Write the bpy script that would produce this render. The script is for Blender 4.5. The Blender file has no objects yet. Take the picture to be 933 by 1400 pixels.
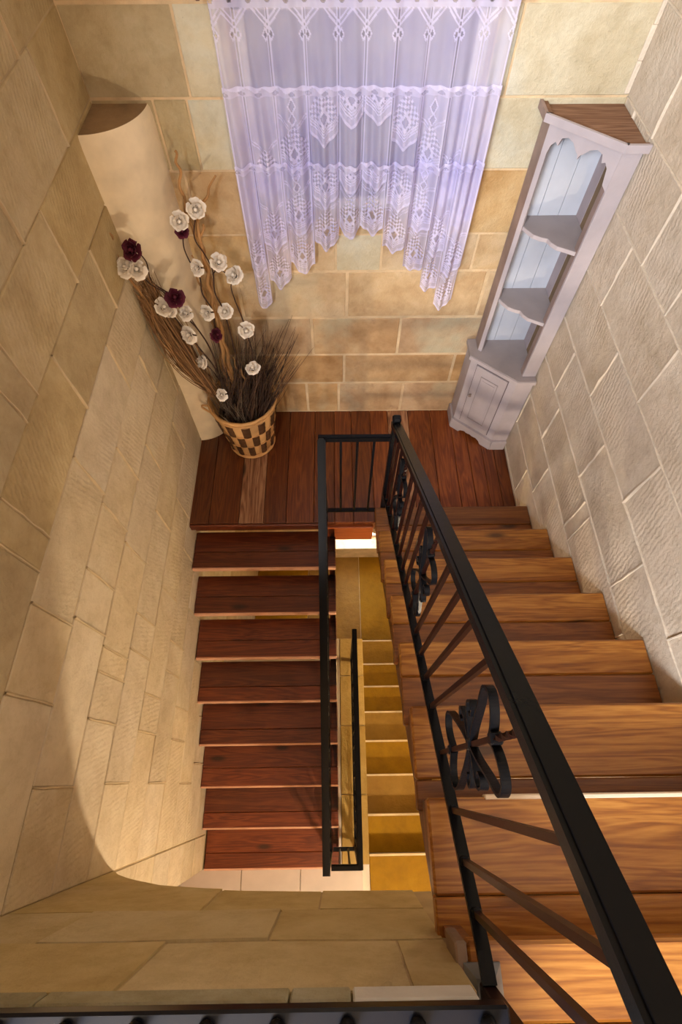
import bpy, math, random
import numpy as np
from mathutils import Matrix, Vector
random.seed(7)
rng = np.random.default_rng(7)
SC = bpy.context.scene
COL = SC.collection

# ------------------------------------------------------------------ camera
CAM_Z = 2.8
F_PX, PITCH, YAW, ROLL = 680.94, 1.0787, 0.0136, 0.0014
cp, sp, cy_, sy_ = math.cos(PITCH), math.sin(PITCH), math.cos(YAW), math.sin(YAW)
FW = Vector((sy_ * cp, cy_ * cp, -sp)); RT = Vector((cy_, -sy_, 0)); UP = RT.cross(FW)
RT2 = RT * math.cos(ROLL) + UP * math.sin(ROLL); UP2 = -RT * math.sin(ROLL) + UP * math.cos(ROLL)
cam_d = bpy.data.cameras.new('camera'); cam = bpy.data.objects.new('camera', cam_d); COL.objects.link(cam)
cam_d.sensor_fit = 'VERTICAL'; cam_d.sensor_height = 36; cam_d.lens = F_PX / 1400 * 36
cam_d.clip_start = 0.02; cam_d.clip_end = 60
M = Matrix((RT2, UP2, -FW)).transposed().to_4x4(); M.translation = (0, 0, CAM_Z)
cam.matrix_world = M
SC.camera = cam

# ------------------------------------------------------------------ world, daylight, exposure
W = bpy.data.worlds.new('sky'); SC.world = W; W.use_nodes = True
bg = W.node_tree.nodes['Background']; bg.inputs[0].default_value = (0.72, 0.80, 1.0, 1); bg.inputs[1].default_value = 1.6
SC.view_settings.view_transform = 'Standard'; SC.view_settings.look = 'None'
SC.view_settings.exposure = 0.0; SC.view_settings.gamma = 1.0
SC.view_settings.use_curve_mapping = False
SC.cycles.max_bounces = 10; SC.cycles.diffuse_bounces = 6; SC.cycles.transparent_max_bounces = 16
SC.cycles.sample_clamp_indirect = 4.0; SC.cycles.caustics_reflective = False; SC.cycles.caustics_refractive = False

def area_light(name, loc, direction, sx, sy, power, col):
    d = bpy.data.lights.new(name, 'AREA'); d.shape = 'RECTANGLE'; d.size = sx; d.size_y = sy
    d.energy = power; d.color = col
    o = bpy.data.objects.new(name, d); COL.objects.link(o); o.location = loc
    o.rotation_euler = Vector(direction).to_track_quat('-Z', 'Y').to_euler()
    return o
# daylight through the tall window of the upper hall (behind the camera)
area_light('daylight_upper_window', (-1.75, -2.92, 3.9), (0.45, 1, -0.35), 1.5, 1.35, 590, (0.95, 0.96, 1.0))
# daylight through the stairwell window behind the lace curtain
area_light('daylight_stair_window', (0.11, 2.60, 1.76), (0, -1, 0), 0.9, 0.7, 0.3, (0.85, 0.85, 1.0))
# daylight through the small arched window of the lower landing
area_light('daylight_low_window', (0.2, 2.62, -2.2), (0, -1, -0.1), 0.5, 0.5, 30, (1.0, 0.97, 0.92))

# ------------------------------------------------------------------ dimensions (metres, z=0 on the half landing)
XL, XR, YB = -0.941, 1.146, 2.321
Y1, G, R1 = 1.430, 0.246, 0.1884          # upper flight
YL, G2, R2 = 1.441, 0.2458, 0.1634        # lower flight
ZF = -1.35                                # lower floor
ZU = 1.70                                 # upper floor
YF = -0.323                               # face of the arch wall
ZLL = -2.67                               # landing further down

# ------------------------------------------------------------------ mesh helpers
def link(name, me, mat=None, parent=None):
    o = bpy.data.objects.new(name, me); COL.objects.link(o)
    if mat is not None and not me.materials: me.materials.append(mat)
    if parent is not None: o.parent = parent
    return o
def tag(o, label=None, cat=None, group=None, kind=None):
    if label: o['label'] = label
    if cat: o['category'] = cat
    if group: o['group'] = group
    if kind: o['kind'] = kind
    return o
def empty(name, loc=(0, 0, 0)):
    o = bpy.data.objects.new(name, None); COL.objects.link(o); o.location = loc
    o.empty_display_size = 0.05
    return o
class MB:
    def __init__(s): s.v = []; s.f = []; s.sm = []
    def add(s, vs, fs, smooth=False):
        b = len(s.v); s.v += [tuple(p) for p in vs]
        s.f += [tuple(i + b for i in f) for f in fs]; s.sm += [smooth] * len(fs); return s
    def box(s, a, b, c=0.0):
        return s.prism_box(a, b, c)
    def prism_box(s, a, b, c=0.0):
        (x0, y0, z0), (x1, y1, z1) = a, b
        if c <= 0:
            vs = [(x, y, z) for x in (x0, x1) for y in (y0, y1) for z in (z0, z1)]
            fs = [(0, 1, 3, 2), (4, 6, 7, 5), (0, 4, 5, 1), (2, 3, 7, 6), (0, 2, 6, 4), (1, 5, 7, 3)]
            return s.add(vs, fs)
        lo, hi = (x0, y0, z0), (x1, y1, z1); vs = []; idx = {}
        for cx in (0, 1):
            for cyy in (0, 1):
                for cz in (0, 1):
                    cc = (cx, cyy, cz)
                    for ax in range(3):
                        p = []
                        for k in range(3):
                            e = (lo, hi)[cc[k]][k]
                            if k != ax: e += c if cc[k] == 0 else -c
                            p.append(e)
                        idx[(cc, ax)] = len(vs); vs.append(p)
        fs = []
        for ax in range(3):
            o1, o2 = [k for k in range(3) if k != ax]
            for sd in (0, 1):
                q = []
                for (i, j) in ((0, 0), (1, 0), (1, 1), (0, 1)):
                    cc = [0, 0, 0]; cc[ax] = sd; cc[o1] = i; cc[o2] = j; q.append(idx[(tuple(cc), ax)])
                fs.append(q)
            for i in (0, 1):
                for j in (0, 1):
                    c0 = [0, 0, 0]; c0[o1] = i; c0[o2] = j; c1 = list(c0); c1[ax] = 1
                    c0[ax] = 0
                    fs.append([idx[(tuple(c0), o1)], idx[(tuple(c0), o2)], idx[(tuple(c1), o2)], idx[(tuple(c1), o1)]])
        for cx in (0, 1):
            for cyy in (0, 1):
                for cz in (0, 1): fs.append([idx[((cx, cyy, cz), k)] for k in range(3)])
        return s.add(vs, fs)
    def extrude(s, poly, off):
        """poly: list of 3D points, off: 3D vector"""
        n = len(poly); off = Vector(off)
        vs = [Vector(p) for p in poly] + [Vector(p) + off for p in poly]
        fs = [tuple(range(n))[::-1], tuple(range(n, 2 * n))] + [(i, (i + 1) % n, n + (i + 1) % n, n + i) for i in range(n)]
        return s.add(vs, fs)
    def tube(s, pts, rad, seg=8, smooth=True, flat=None, close=True, up=None):
        """sweep; rad number or list; flat=(a,b) rectangular section half sizes with 'up' reference for a"""
        P = [Vector(p) for p in pts]; n = len(P)
        if not hasattr(rad, '__len__'): rad = [rad] * n
        T = []
        for i in range(n):
            t = (P[min(i + 1, n - 1)] - P[max(i - 1, 0)]); T.append(t.normalized())
        ref = Vector(up) if up is not None else (Vector((0, 0, 1)) if abs(T[0].z) < .9 else Vector((1, 0, 0)))
        nrm = (ref - T[0] * ref.dot(T[0])).normalized(); vs = []; m = 4 if flat else seg
        for i in range(n):
            if up is not None: nrm = (ref - T[i] * ref.dot(T[i]))
            else: nrm = nrm - T[i] * nrm.dot(T[i])
            nrm.normalize(); bi = T[i].cross(nrm)
            if flat:
                a, b = flat
                for (p, q) in ((a, b), (-a, b), (-a, -b), (a, -b)): vs.append(P[i] + nrm * p + bi * q)
            else:
                for k in range(seg):
                    an = 2 * math.pi * k / seg
                    vs.append(P[i] + (nrm * math.cos(an) + bi * math.sin(an)) * rad[i])
        fs = []
        for i in range(n - 1):
            for k in range(m):
                fs.append((i * m + k, i * m + (k + 1) % m, (i + 1) * m + (k + 1) % m, (i + 1) * m + k))
        s.add(vs, fs, smooth and not flat)
        if close:
            b = len(s.v) - len(vs)
            s.f += [tuple(b + k for k in range(m))[::-1], tuple(b + (n - 1) * m + k for k in range(m))]; s.sm += [False, False]
        return s
    def lathe(s, prof, center, seg=32, ang0=0, ang1=2 * math.pi, smooth=True, rx=1.0, ry=1.0):
        full = abs(ang1 - ang0 - 2 * math.pi) < 1e-6; m = seg if full else seg + 1
        vs = []
        for (r, z) in prof:
            for k in range(m):
                a = ang0 + (ang1 - ang0) * k / seg
                vs.append((center[0] + r * rx * math.cos(a), center[1] + r * ry * math.sin(a), center[2] + z))
        fs = []
        for i in range(len(prof) - 1):
            for k in range(seg if full else seg):
                k2 = (k + 1) % m
                fs.append((i * m + k, i * m + k2, (i + 1) * m + k2, (i + 1) * m + k))
        return s.add(vs, fs, smooth)
    def mesh(s, name):
        me = bpy.data.meshes.new(name); me.from_pydata(s.v, [], s.f); me.update()
        if any(s.sm): me.polygons.foreach_set('use_smooth', s.sm)
        return me
    def build(s, name, mat=None, parent=None):
        me = s.mesh(name)
        import bmesh
        bm = bmesh.new(); bm.from_mesh(me); bmesh.ops.recalc_face_normals(bm, faces=bm.faces); bm.to_mesh(me); bm.free()
        return link(name, me, mat, parent)
def catmull(pts, n=6):
    P = [Vector(p) for p in pts]; out = []
    for i in range(len(P) - 1):
        p0 = P[max(i - 1, 0)]; p1 = P[i]; p2 = P[i + 1]; p3 = P[min(i + 2, len(P) - 1)]
        for k in range(n):
            t = k / n
            out.append(0.5 * ((2 * p1) + (-p0 + p2) * t + (2 * p0 - 5 * p1 + 4 * p2 - p3) * t * t + (-p0 + 3 * p1 - 3 * p2 + p3) * t ** 3))
    out.append(P[-1]); return out

# ------------------------------------------------------------------ materials
def new_mat(name):
    m = bpy.data.materials.new(name); m.use_nodes = True
    nt = m.node_tree; b = nt.nodes['Principled BSDF']; return m, nt, b
def N(nt, kind, **kw):
    n = nt.nodes.new(kind)
    for k, v in kw.items():
        if k == 'inp':
            for kk, vv in v.items(): n.inputs[kk].default_value = vv
        else: setattr(n, k, v)
    return n
def ramp(nt, fac, stops):
    r = nt.nodes.new('ShaderNodeValToRGB'); e = r.color_ramp.elements
    while len(e) < len(stops): e.new(0.5)
    for el, (p, c) in zip(e, stops): el.position = p; el.color = (*c, 1)
    nt.links.new(fac, r.inputs[0]); return r.outputs[0]
def mixc(nt, fac, a, b, mode='MIX'):
    m = nt.nodes.new('ShaderNodeMix'); m.data_type = 'RGBA'; m.blend_type = mode
    for s, x in ((0, fac), (6, a), (7, b)):
        if hasattr(x, 'is_output'): nt.links.new(x, m.inputs[s])
        else: m.inputs[s].default_value = x if not isinstance(x, tuple) else (*x, 1)
    return m.outputs[2]
def plain(name, col, rough=0.6, metal=0.0, bump=0.0, bscale=60, var=0.0, coat=0.0, spec=0.4):
    m, nt, b = new_mat(name); L = nt.links
    b.inputs['Base Color'].default_value = (*col, 1); b.inputs['Roughness'].default_value = rough; b.inputs['Metallic'].default_value = metal
    b.inputs['Specular IOR Level'].default_value = spec
    if coat: b.inputs['Coat Weight'].default_value = coat; b.inputs['Coat Roughness'].default_value = 0.2
    tc = N(nt, 'ShaderNodeTexCoord')
    if var:
        no = N(nt, 'ShaderNodeTexNoise', inp={'Scale': 9.0, 'Detail': 5.0}); L.new(tc.outputs['Object'], no.inputs['Vector'])
        c = ramp(nt, no.outputs['Fac'], [(0.3, tuple(x * (1 - var) for x in col)), (0.7, tuple(min(1, x * (1 + var)) for x in col))])
        L.new(c, b.inputs['Base Color'])
    if bump:
        no = N(nt, 'ShaderNodeTexNoise', inp={'Scale': bscale, 'Detail': 4.0}); L.new(tc.outputs['Object'], no.inputs['Vector'])
        bp = N(nt, 'ShaderNodeBump', inp={'Strength': bump, 'Distance': 0.01}); L.new(no.outputs['Fac'], bp.inputs['Height']); L.new(bp.outputs['Normal'], b.inputs['Normal'])
    return m
def stone(name, c1, c2, c3, tool=(0, 1, 1), patch=None, toolamt=0.35, rough=0.9, stain=None):
    """limestone: cloudy colour, pits, combed tooling marks; colours differ from block to block"""
    m, nt, b = new_mat(name); L = nt.links
    tc = N(nt, 'ShaderNodeTexCoord'); oi = N(nt, 'ShaderNodeObjectInfo')
    off = N(nt, 'ShaderNodeVectorMath', operation='SCALE'); off.inputs[0].default_value = (7.1, 3.3, 5.7); L.new(oi.outputs['Random'], off.inputs['Scale'])
    vec = N(nt, 'ShaderNodeVectorMath', operation='ADD'); L.new(tc.outputs['Object'], vec.inputs[0]); L.new(off.outputs[0], vec.inputs[1])
    n1 = N(nt, 'ShaderNodeTexNoise', inp={'Scale': 3.2, 'Detail': 7.0, 'Roughness': 0.62, 'Distortion': 0.4}); L.new(vec.outputs[0], n1.inputs['Vector'])
    col = ramp(nt, n1.outputs['Fac'], [(0.30, c1), (0.52, c2), (0.74, c3)])
    nm = N(nt, 'ShaderNodeTexNoise', inp={'Scale': 13.0, 'Detail': 8.0, 'Roughness': 0.7}); L.new(vec.outputs[0], nm.inputs['Vector'])
    col = mixc(nt, 1.0, col, ramp(nt, nm.outputs['Fac'], [(0.30, (0.88, 0.86, 0.82)), (0.55, (1.04, 1.04, 1.04))]), 'MULTIPLY')
    # block to block shift
    hsv = N(nt, 'ShaderNodeHueSaturation'); L.new(col, hsv.inputs['Color'])
    mr = N(nt, 'ShaderNodeMapRange', inp={'To Min': 0.93, 'To Max': 1.06}); L.new(oi.outputs['Random'], mr.inputs[0]); L.new(mr.outputs[0], hsv.inputs['Value'])
    wn = N(nt, 'ShaderNodeTexWhiteNoise', noise_dimensions='1D'); L.new(oi.outputs['Random'], wn.inputs['W'])
    mr2 = N(nt, 'ShaderNodeMapRange', inp={'To Min': 0.9, 'To Max': 1.1}); L.new(wn.outputs['Value'], mr2.inputs[0]); L.new(mr2.outputs[0], hsv.inputs['Saturation'])
    col = hsv.outputs[0]
    if patch:
        n2 = N(nt, 'ShaderNodeTexNoise', inp={'Scale': 2.3, 'Detail': 4.0}); L.new(vec.outputs[0], n2.inputs['Vector'])
        f = ramp(nt, n2.outputs['Fac'], [(0.56, (0, 0, 0)), (0.72, (0.65, 0.65, 0.65))])
        col = mixc(nt, f, col, patch)
    if stain:
        n3 = N(nt, 'ShaderNodeTexNoise', inp={'Scale': 5.0, 'Detail': 6.0, 'Roughness': 0.7}); L.new(vec.outputs[0], n3.inputs['Vector'])
        f = ramp(nt, n3.outputs['Fac'], [(0.60, (0, 0, 0)), (0.75, (0.7, 0.7, 0.7))])
        col = mixc(nt, f, col, stain)
    vo = N(nt, 'ShaderNodeTexVoronoi', inp={'Scale': 34.0}); L.new(vec.outputs[0], vo.inputs['Vector'])
    pit = ramp(nt, vo.outputs['Distance'], [(0.03, (0.35, 0.33, 0.3)), (0.07, (1, 1, 1))])
    n4 = N(nt, 'ShaderNodeTexNoise', inp={'Scale': 5.0}); L.new(vec.outputs[0], n4.inputs['Vector'])
    pf = ramp(nt, n4.outputs['Fac'], [(0.60, (0, 0, 0)), (0.64, (0.5, 0.5, 0.5))])
    col = mixc(nt, pf, col, mixc(nt, 1.0, col, pit, 'MULTIPLY'))
    L.new(col, b.inputs['Base Color']); b.inputs['Roughness'].default_value = rough
    b.inputs['Specular IOR Level'].default_value = 0.2
    # relief
    mp = N(nt, 'ShaderNodeMapping'); mp.inputs['Rotation'].default_value = tuple(0.5 * t for t in tool); L.new(vec.outputs[0], mp.inputs[0])
    wv = N(nt, 'ShaderNodeTexWave', inp={'Scale': 15.0, 'Distortion': 4.0, 'Detail': 3.0, 'Detail Scale': 2.5}); wv.bands_direction = 'Y'; L.new(mp.outputs[0], wv.inputs['Vector'])
    msk = N(nt, 'ShaderNodeTexNoise', inp={'Scale': 2.6, 'Detail': 2.0}); L.new(vec.outputs[0], msk.inputs['Vector'])
    mk = ramp(nt, msk.outputs['Fac'], [(0.42, (0.05, 0.05, 0.05)), (0.62, (1, 1, 1))])
    mul = N(nt, 'ShaderNodeMath', operation='MULTIPLY'); L.new(wv.outputs['Fac'], mul.inputs[0]); L.new(mk, mul.inputs[1])
    n5 = N(nt, 'ShaderNodeTexNoise', inp={'Scale': 26.0, 'Detail': 9.0, 'Roughness': 0.72}); L.new(vec.outputs[0], n5.inputs['Vector'])
    mul2 = N(nt, 'ShaderNodeMath', operation='MULTIPLY_ADD'); L.new(mul.outputs[0], mul2.inputs[0]); mul2.inputs[1].default_value = toolamt; L.new(n5.outputs['Fac'], mul2.inputs[2])
    bp = N(nt, 'ShaderNodeBump', inp={'Strength': 0.7, 'Distance': 0.014}); L.new(mul2.outputs[0], bp.inputs['Height']); L.new(bp.outputs['Normal'], b.inputs['Normal'])
    return m
def wood(name, dark, mid, light, axis='X', rough=0.38, knots=True, coat=0.25, spread=(0.75, 1.25)):
    m, nt, b = new_mat(name); L = nt.links
    tc = N(nt, 'ShaderNodeTexCoord'); oi = N(nt, 'ShaderNodeObjectInfo')
    off = N(nt, 'ShaderNodeVectorMath', operation='SCALE'); off.inputs[0].default_value = (13.1, 9.3, 11.7); L.new(oi.outputs['Random'], off.inputs['Scale'])
    vec = N(nt, 'ShaderNodeVectorMath', operation='ADD'); L.new(tc.outputs['Object'], vec.inputs[0]); L.new(off.outputs[0], vec.inputs[1])
    sc = {'X': (1.1, 16, 16), 'Y': (16, 1.1, 16), 'Z': (16, 16, 1.1)}[axis]
    mp = N(nt, 'ShaderNodeMapping'); mp.inputs['Scale'].default_value = sc; L.new(vec.outputs[0], mp.inputs[0])
    n1 = N(nt, 'ShaderNodeTexNoise', inp={'Scale': 1.1, 'Detail': 3.0, 'Roughness': 0.5, 'Distortion': 0.9}); L.new(mp.outputs[0], n1.inputs['Vector'])
    # growth rings: sawtooth of the broad noise
    sn = N(nt, 'ShaderNodeMath', operation='MULTIPLY'); L.new(n1.outputs['Fac'], sn.inputs[0]); sn.inputs[1].default_value = 13.0
    fr = N(nt, 'ShaderNodeMath', operation='PINGPONG'); L.new(sn.outputs[0], fr.inputs[0]); fr.inputs[1].default_value = 1.0
    n2 = N(nt, 'ShaderNodeTexNoise', inp={'Scale': 9.0, 'Detail': 6.0, 'Roughness': 0.6}); L.new(mp.outputs[0], n2.inputs['Vector'])
    ad = N(nt, 'ShaderNodeMath', operation='MULTIPLY_ADD'); L.new(n2.outputs['Fac'], ad.inputs[0]); ad.inputs[1].default_value = 0.7
    sb = N(nt, 'ShaderNodeMath', operation='MULTIPLY'); L.new(fr.outputs[0], sb.inputs[0]); sb.inputs[1].default_value = 0.42; L.new(sb.outputs[0], ad.inputs[2])
    col = ramp(nt, ad.outputs[0], [(0.22, dark), (0.5, mid), (0.82, light)])
    hsv = N(nt, 'ShaderNodeHueSaturation'); L.new(col, hsv.inputs['Color'])
    mr = N(nt, 'ShaderNodeMapRange', inp={'To Min': spread[0], 'To Max': spread[1]}); L.new(oi.outputs['Random'], mr.inputs[0]); L.new(mr.outputs[0], hsv.inputs['Value'])
    col = hsv.outputs[0]
    if knots:
        s2 = {'X': (1.6, 5, 5), 'Y': (5, 1.6, 5), 'Z': (5, 5, 1.6)}[axis]
        mp2 = N(nt, 'ShaderNodeMapping'); mp2.inputs['Scale'].default_value = s2; L.new(vec.outputs[0], mp2.inputs[0])
        vo = N(nt, 'ShaderNodeTexVoronoi', inp={'Scale': 1.6}); L.new(mp2.outputs[0], vo.inputs['Vector'])
        kf = ramp(nt, vo.outputs['Distance'], [(0.07, (0.9, 0.9, 0.9)), (0.19, (0, 0, 0))])
        col = mixc(nt, kf, col, tuple(x * 0.28 for x in dark))
    L.new(col, b.inputs['Base Color']); b.inputs['Roughness'].default_value = rough
    b.inputs['Coat Weight'].default_value = coat; b.inputs['Coat Roughness'].default_value = 0.25
    bp = N(nt, 'ShaderNodeBump', inp={'Strength': 0.18, 'Distance': 0.004}); L.new(n2.outputs['Fac'], bp.inputs['Height']); L.new(bp.outputs['Normal'], b.inputs['Normal'])
    return m

MAT = {}
MAT['stone_right'] = stone('limestone_right', (0.50, 0.425, 0.33), (0.595, 0.515, 0.415), (0.66, 0.59, 0.49), tool=(0.5, 0.0, 0.0), toolamt=0.15)
MAT['stone_left'] = stone('limestone_left', (0.50, 0.405, 0.27), (0.585, 0.485, 0.335), (0.64, 0.555, 0.41), tool=(-0.5, 0.0, 0.0), toolamt=0.13)
MAT['stone_ochre'] = stone('limestone_ochre', (0.37, 0.275, 0.145), (0.455, 0.355, 0.20), (0.52, 0.425, 0.265), tool=(1, -0.6, 0.2), toolamt=0.2)
MAT['stone_back'] = stone('limestone_back', (0.40, 0.25, 0.115), (0.54, 0.385, 0.21), (0.62, 0.49, 0.31), tool=(0.3, 0, 1), patch=(0.52, 0.48, 0.34), toolamt=0.04)
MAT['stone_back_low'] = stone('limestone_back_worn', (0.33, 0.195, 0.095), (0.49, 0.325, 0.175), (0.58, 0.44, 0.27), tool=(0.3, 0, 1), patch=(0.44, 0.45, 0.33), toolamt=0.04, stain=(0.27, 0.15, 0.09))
MAT['stone_pale'] = stone('limestone_pale', (0.50, 0.42, 0.26), (0.60, 0.54, 0.38), (0.60, 0.60, 0.50), tool=(0.3, 0, 1), patch=(0.50, 0.56, 0.52), toolamt=0.04)
MAT['stone_olive'] = stone('limestone_olive', (0.38, 0.29, 0.15), (0.47, 0.38, 0.22), (0.53, 0.46, 0.30), tool=(0.3, 0, 1), toolamt=0.12)
MAT['stone_front'] = stone('limestone_front', (0.45, 0.345, 0.165), (0.54, 0.43, 0.23), (0.60, 0.50, 0.30), tool=(0.2, 0, 1), toolamt=0.04)
MAT['mortar_light'] = plain('mortar_light', (0.60, 0.525, 0.425), 0.95, bump=0.4, bscale=80, var=0.1)
MAT['mortar_tan'] = plain('mortar_tan', (0.46, 0.35, 0.20), 0.95, bump=0.4, bscale=80, var=0.15)
MAT['mortar_left'] = plain('mortar_left', (0.53, 0.42, 0.27), 0.95, bump=0.4, bscale=80, var=0.15)
MAT['mortar_dark'] = plain('mortar_dark', (0.24, 0.17, 0.09), 0.95, bump=0.4, bscale=80, var=0.2)
MAT['mortar_warm'] = plain('mortar_warm', (0.60, 0.455, 0.28), 0.95, bump=0.5, bscale=70, var=0.2)
MAT['plaster'] = plain('plaster_cream', (0.74, 0.63, 0.46), 0.85, bump=0.35, bscale=14, var=0.12)
MAT['dust'] = plain('dusty_top', (0.26, 0.17, 0.09), 0.95, var=0.25, bump=0.3)
MAT['coping_white'] = plain('coping_painted', (0.66, 0.66, 0.64), 0.7, var=0.12, bump=0.2)
MAT['coping_stone'] = stone('coping_stone', (0.22, 0.19, 0.10), (0.36, 0.33, 0.22), (0.50, 0.48, 0.38), tool=(0.2, 0, 1), toolamt=0.1)
MAT['oak_up'] = wood('pine_upper', (0.17, 0.052, 0.007), (0.285, 0.105, 0.015), (0.42, 0.188, 0.035), 'X', coat=0.12, spread=(0.85, 1.15))
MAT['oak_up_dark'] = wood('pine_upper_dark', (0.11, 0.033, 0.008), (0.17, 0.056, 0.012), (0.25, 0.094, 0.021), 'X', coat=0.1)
MAT['mahog'] = wood('mahogany_lower', (0.055, 0.009, 0.003), (0.095, 0.017, 0.005), (0.15, 0.034, 0.009), 'X', rough=0.36, coat=0.08)
MAT['plank'] = wood('landing_plank', (0.085, 0.016, 0.004), (0.14, 0.032, 0.007), (0.22, 0.062, 0.013), 'Y', rough=0.38, coat=0.08, knots=False, spread=(0.62, 1.35))
MAT['plank_worn'] = wood('landing_plank_worn', (0.09, 0.03, 0.012), (0.26, 0.11, 0.05), (0.42, 0.23, 0.12), 'Y', rough=0.5)
MAT['stringer'] = wood('stringer_wood', (0.065, 0.020, 0.007), (0.140, 0.045, 0.014), (0.21, 0.075, 0.023), 'Y', rough=0.4, knots=False)
MAT['edge'] = plain('tread_edge', (0.62, 0.34, 0.22), 0.5, var=0.15)
MAT['iron'] = plain('black_iron', (0.005, 0.005, 0.006), 0.30, 0.0, bump=0.08, bscale=120, spec=0.12)
MAT['iron_rail'] = plain('black_handrail', (0.005, 0.005, 0.006), 0.26, 0.0, bump=0.05, bscale=40, spec=0.11)
MAT['iron_brown'] = plain('brown_black_bar', (0.014, 0.004, 0.003), 0.30, 0.0, spec=0.16)
MAT['cab'] = plain('cabinet_paint', (0.41, 0.37, 0.395), 0.6, var=0.08, bump=0.15, bscale=30)
MAT['cab_in'] = plain('cabinet_inside', (0.48, 0.51, 0.58), 0.6, var=0.06)
MAT['cab_shelf'] = plain('cabinet_shelf_grey', (0.30, 0.265, 0.27), 0.6, var=0.08)
MAT['cab_raw'] = wood('cabinet_raw_top', (0.10, 0.045, 0.022), (0.155, 0.075, 0.038), (0.22, 0.12, 0.07), 'X', rough=0.9, knots=False, coat=0)
MAT['cab_raw2'] = plain('cabinet_bare_board', (0.17, 0.115, 0.065), 0.8, var=0.2)
MAT['cab_side2'] = plain('cabinet_mauve_board', (0.33, 0.28, 0.30), 0.7, var=0.1)
MAT['cab_side'] = plain('cabinet_worn_side', (0.27, 0.20, 0.18), 0.7, var=0.2)
MAT['line'] = plain('panel_gap', (0.13, 0.10, 0.11), 0.8)
MAT['cane'] = plain('cane_light', (0.60, 0.33, 0.12), 0.55, bump=0.5, bscale=140, var=0.2)
MAT['cane_dark'] = plain('cane_dark', (0.095, 0.040, 0.014), 0.6, bump=0.6, bscale=160, var=0.3)
MAT['inside'] = plain('basket_inside', (0.035, 0.018, 0.010), 0.9)
MAT['willow'] = plain('willow_bark', (0.36, 0.19, 0.07), 0.7, bump=0.3, bscale=60, var=0.25)
MAT['stem'] = plain('dry_stem', (0.045, 0.020, 0.012), 0.8)
MAT['twig_grey'] = plain('grey_stalk', (0.16, 0.12, 0.08), 0.85, var=0.3)
def strand_mat(name, c1, c2):
    m, nt, b = new_mat(name); a_ = N(nt, 'ShaderNodeAttribute', attribute_name='tint')
    nt.links.new(ramp(nt, a_.outputs['Fac'], [(0.0, c1), (0.7, tuple((x + y) / 2 for x, y in zip(c1, c2))), (1.0, c2)]), b.inputs['Base Color']); b.inputs['Roughness'].default_value = 0.85; return m
MAT['straw'] = strand_mat('brown_straw', (0.07, 0.028, 0.010), (0.40, 0.22, 0.09))
MAT['twig'] = strand_mat('dark_twig', (0.018, 0.009, 0.006), (0.115, 0.060, 0.036))
MAT['rose_white'] = plain('petal_white', (0.80, 0.74, 0.66), 0.8, var=0.08)
MAT['rose_red'] = plain('petal_burgundy', (0.085, 0.006, 0.022), 0.75, var=0.25)
MAT['sepal'] = plain('sepal_brown', (0.045, 0.026, 0.020), 0.85)
MAT['tile'] = plain('floor_tile', (0.50, 0.42, 0.36), 0.45, var=0.06, coat=0.2)
MAT['step_stone'] = stone('yellow_limestone', (0.20, 0.098, 0.005), (0.24, 0.124, 0.008), (0.28, 0.152, 0.014), tool=(0.2, 0, 1), toolamt=0.03, rough=0.6)
MAT['ledge_stone'] = stone('ledge_limestone', (0.30, 0.19, 0.055), (0.37, 0.245, 0.08), (0.43, 0.30, 0.12), tool=(0.2, 0, 1), toolamt=0.03, rough=0.7)
MAT['white_paint'] = plain('window_paint', (0.7, 0.68, 0.64), 0.5)
MAT['brass'] = plain('rod_brown', (0.16, 0.07, 0.05), 0.4)
def glass():
    m, nt, b = new_mat('window_glass')
    b.inputs['Base Color'].default_value = (0.9, 0.94, 1, 1); b.inputs['Roughness'].default_value = 0.15
    tr = N(nt, 'ShaderNodeBsdfTransparent', inp={'Color': (0.92, 0.95, 1, 1)}); mx = N(nt, 'ShaderNodeMixShader', inp={'Fac': 0.12})
    nt.links.new(tr.outputs[0], mx.inputs[1]); nt.links.new(b.outputs[0], mx.inputs[2])
    nt.links.new(mx.outputs[0], nt.nodes['Material Output'].inputs[0]); return m
MAT['glass'] = glass()
def frosted():
    m, nt, b = new_mat('frosted_glass')
    tl = N(nt, 'ShaderNodeBsdfTranslucent', inp={'Color': (0.5, 0.5, 0.6, 1)}); mx = N(nt, 'ShaderNodeMixShader', inp={'Fac': 0.6})
    b.inputs['Base Color'].default_value = (0.20, 0.175, 0.23, 1); b.inputs['Roughness'].default_value = 0.4
    nt.links.new(tl.outputs[0], mx.inputs[1]); nt.links.new(b.outputs[0], mx.inputs[2])
    nt.links.new(mx.outputs[0], nt.nodes['Material Output'].inputs[0]); return m
MAT['frosted'] = frosted()
def lace():
    """sheer lilac-white net; the vertex attribute 'weave' says how dense the threads are"""
    m, nt, b = new_mat('lace_net'); L = nt.links
    at = N(nt, 'ShaderNodeAttribute', attribute_name='weave')
    tc = N(nt, 'ShaderNodeTexCoord')
    no = N(nt, 'ShaderNodeTexNoise', inp={'Scale': 7.0, 'Detail': 2.0}); L.new(tc.outputs['Object'], no.inputs['Vector'])
    col = ramp(nt, no.outputs['Fac'], [(0.3, (0.66, 0.64, 0.92)), (0.7, (0.78, 0.76, 0.96))])
    df = N(nt, 'ShaderNodeBsdfDiffuse'); L.new(col, df.inputs['Color'])
    tl = N(nt, 'ShaderNodeBsdfTranslucent'); L.new(col, tl.inputs['Color'])
    m1 = N(nt, 'ShaderNodeMixShader', inp={'Fac': 0.30}); L.new(df.outputs[0], m1.inputs[1]); L.new(tl.outputs[0], m1.inputs[2])
    tr = N(nt, 'ShaderNodeBsdfTransparent')
    m2 = N(nt, 'ShaderNodeMixShader'); L.new(at.outputs['Fac'], m2.inputs['Fac']); L.new(tr.outputs[0], m2.inputs[1]); L.new(m1.outputs[0], m2.inputs[2])
    L.new(m2.outputs[0], nt.nodes['Material Output'].inputs[0]); return m
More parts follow.
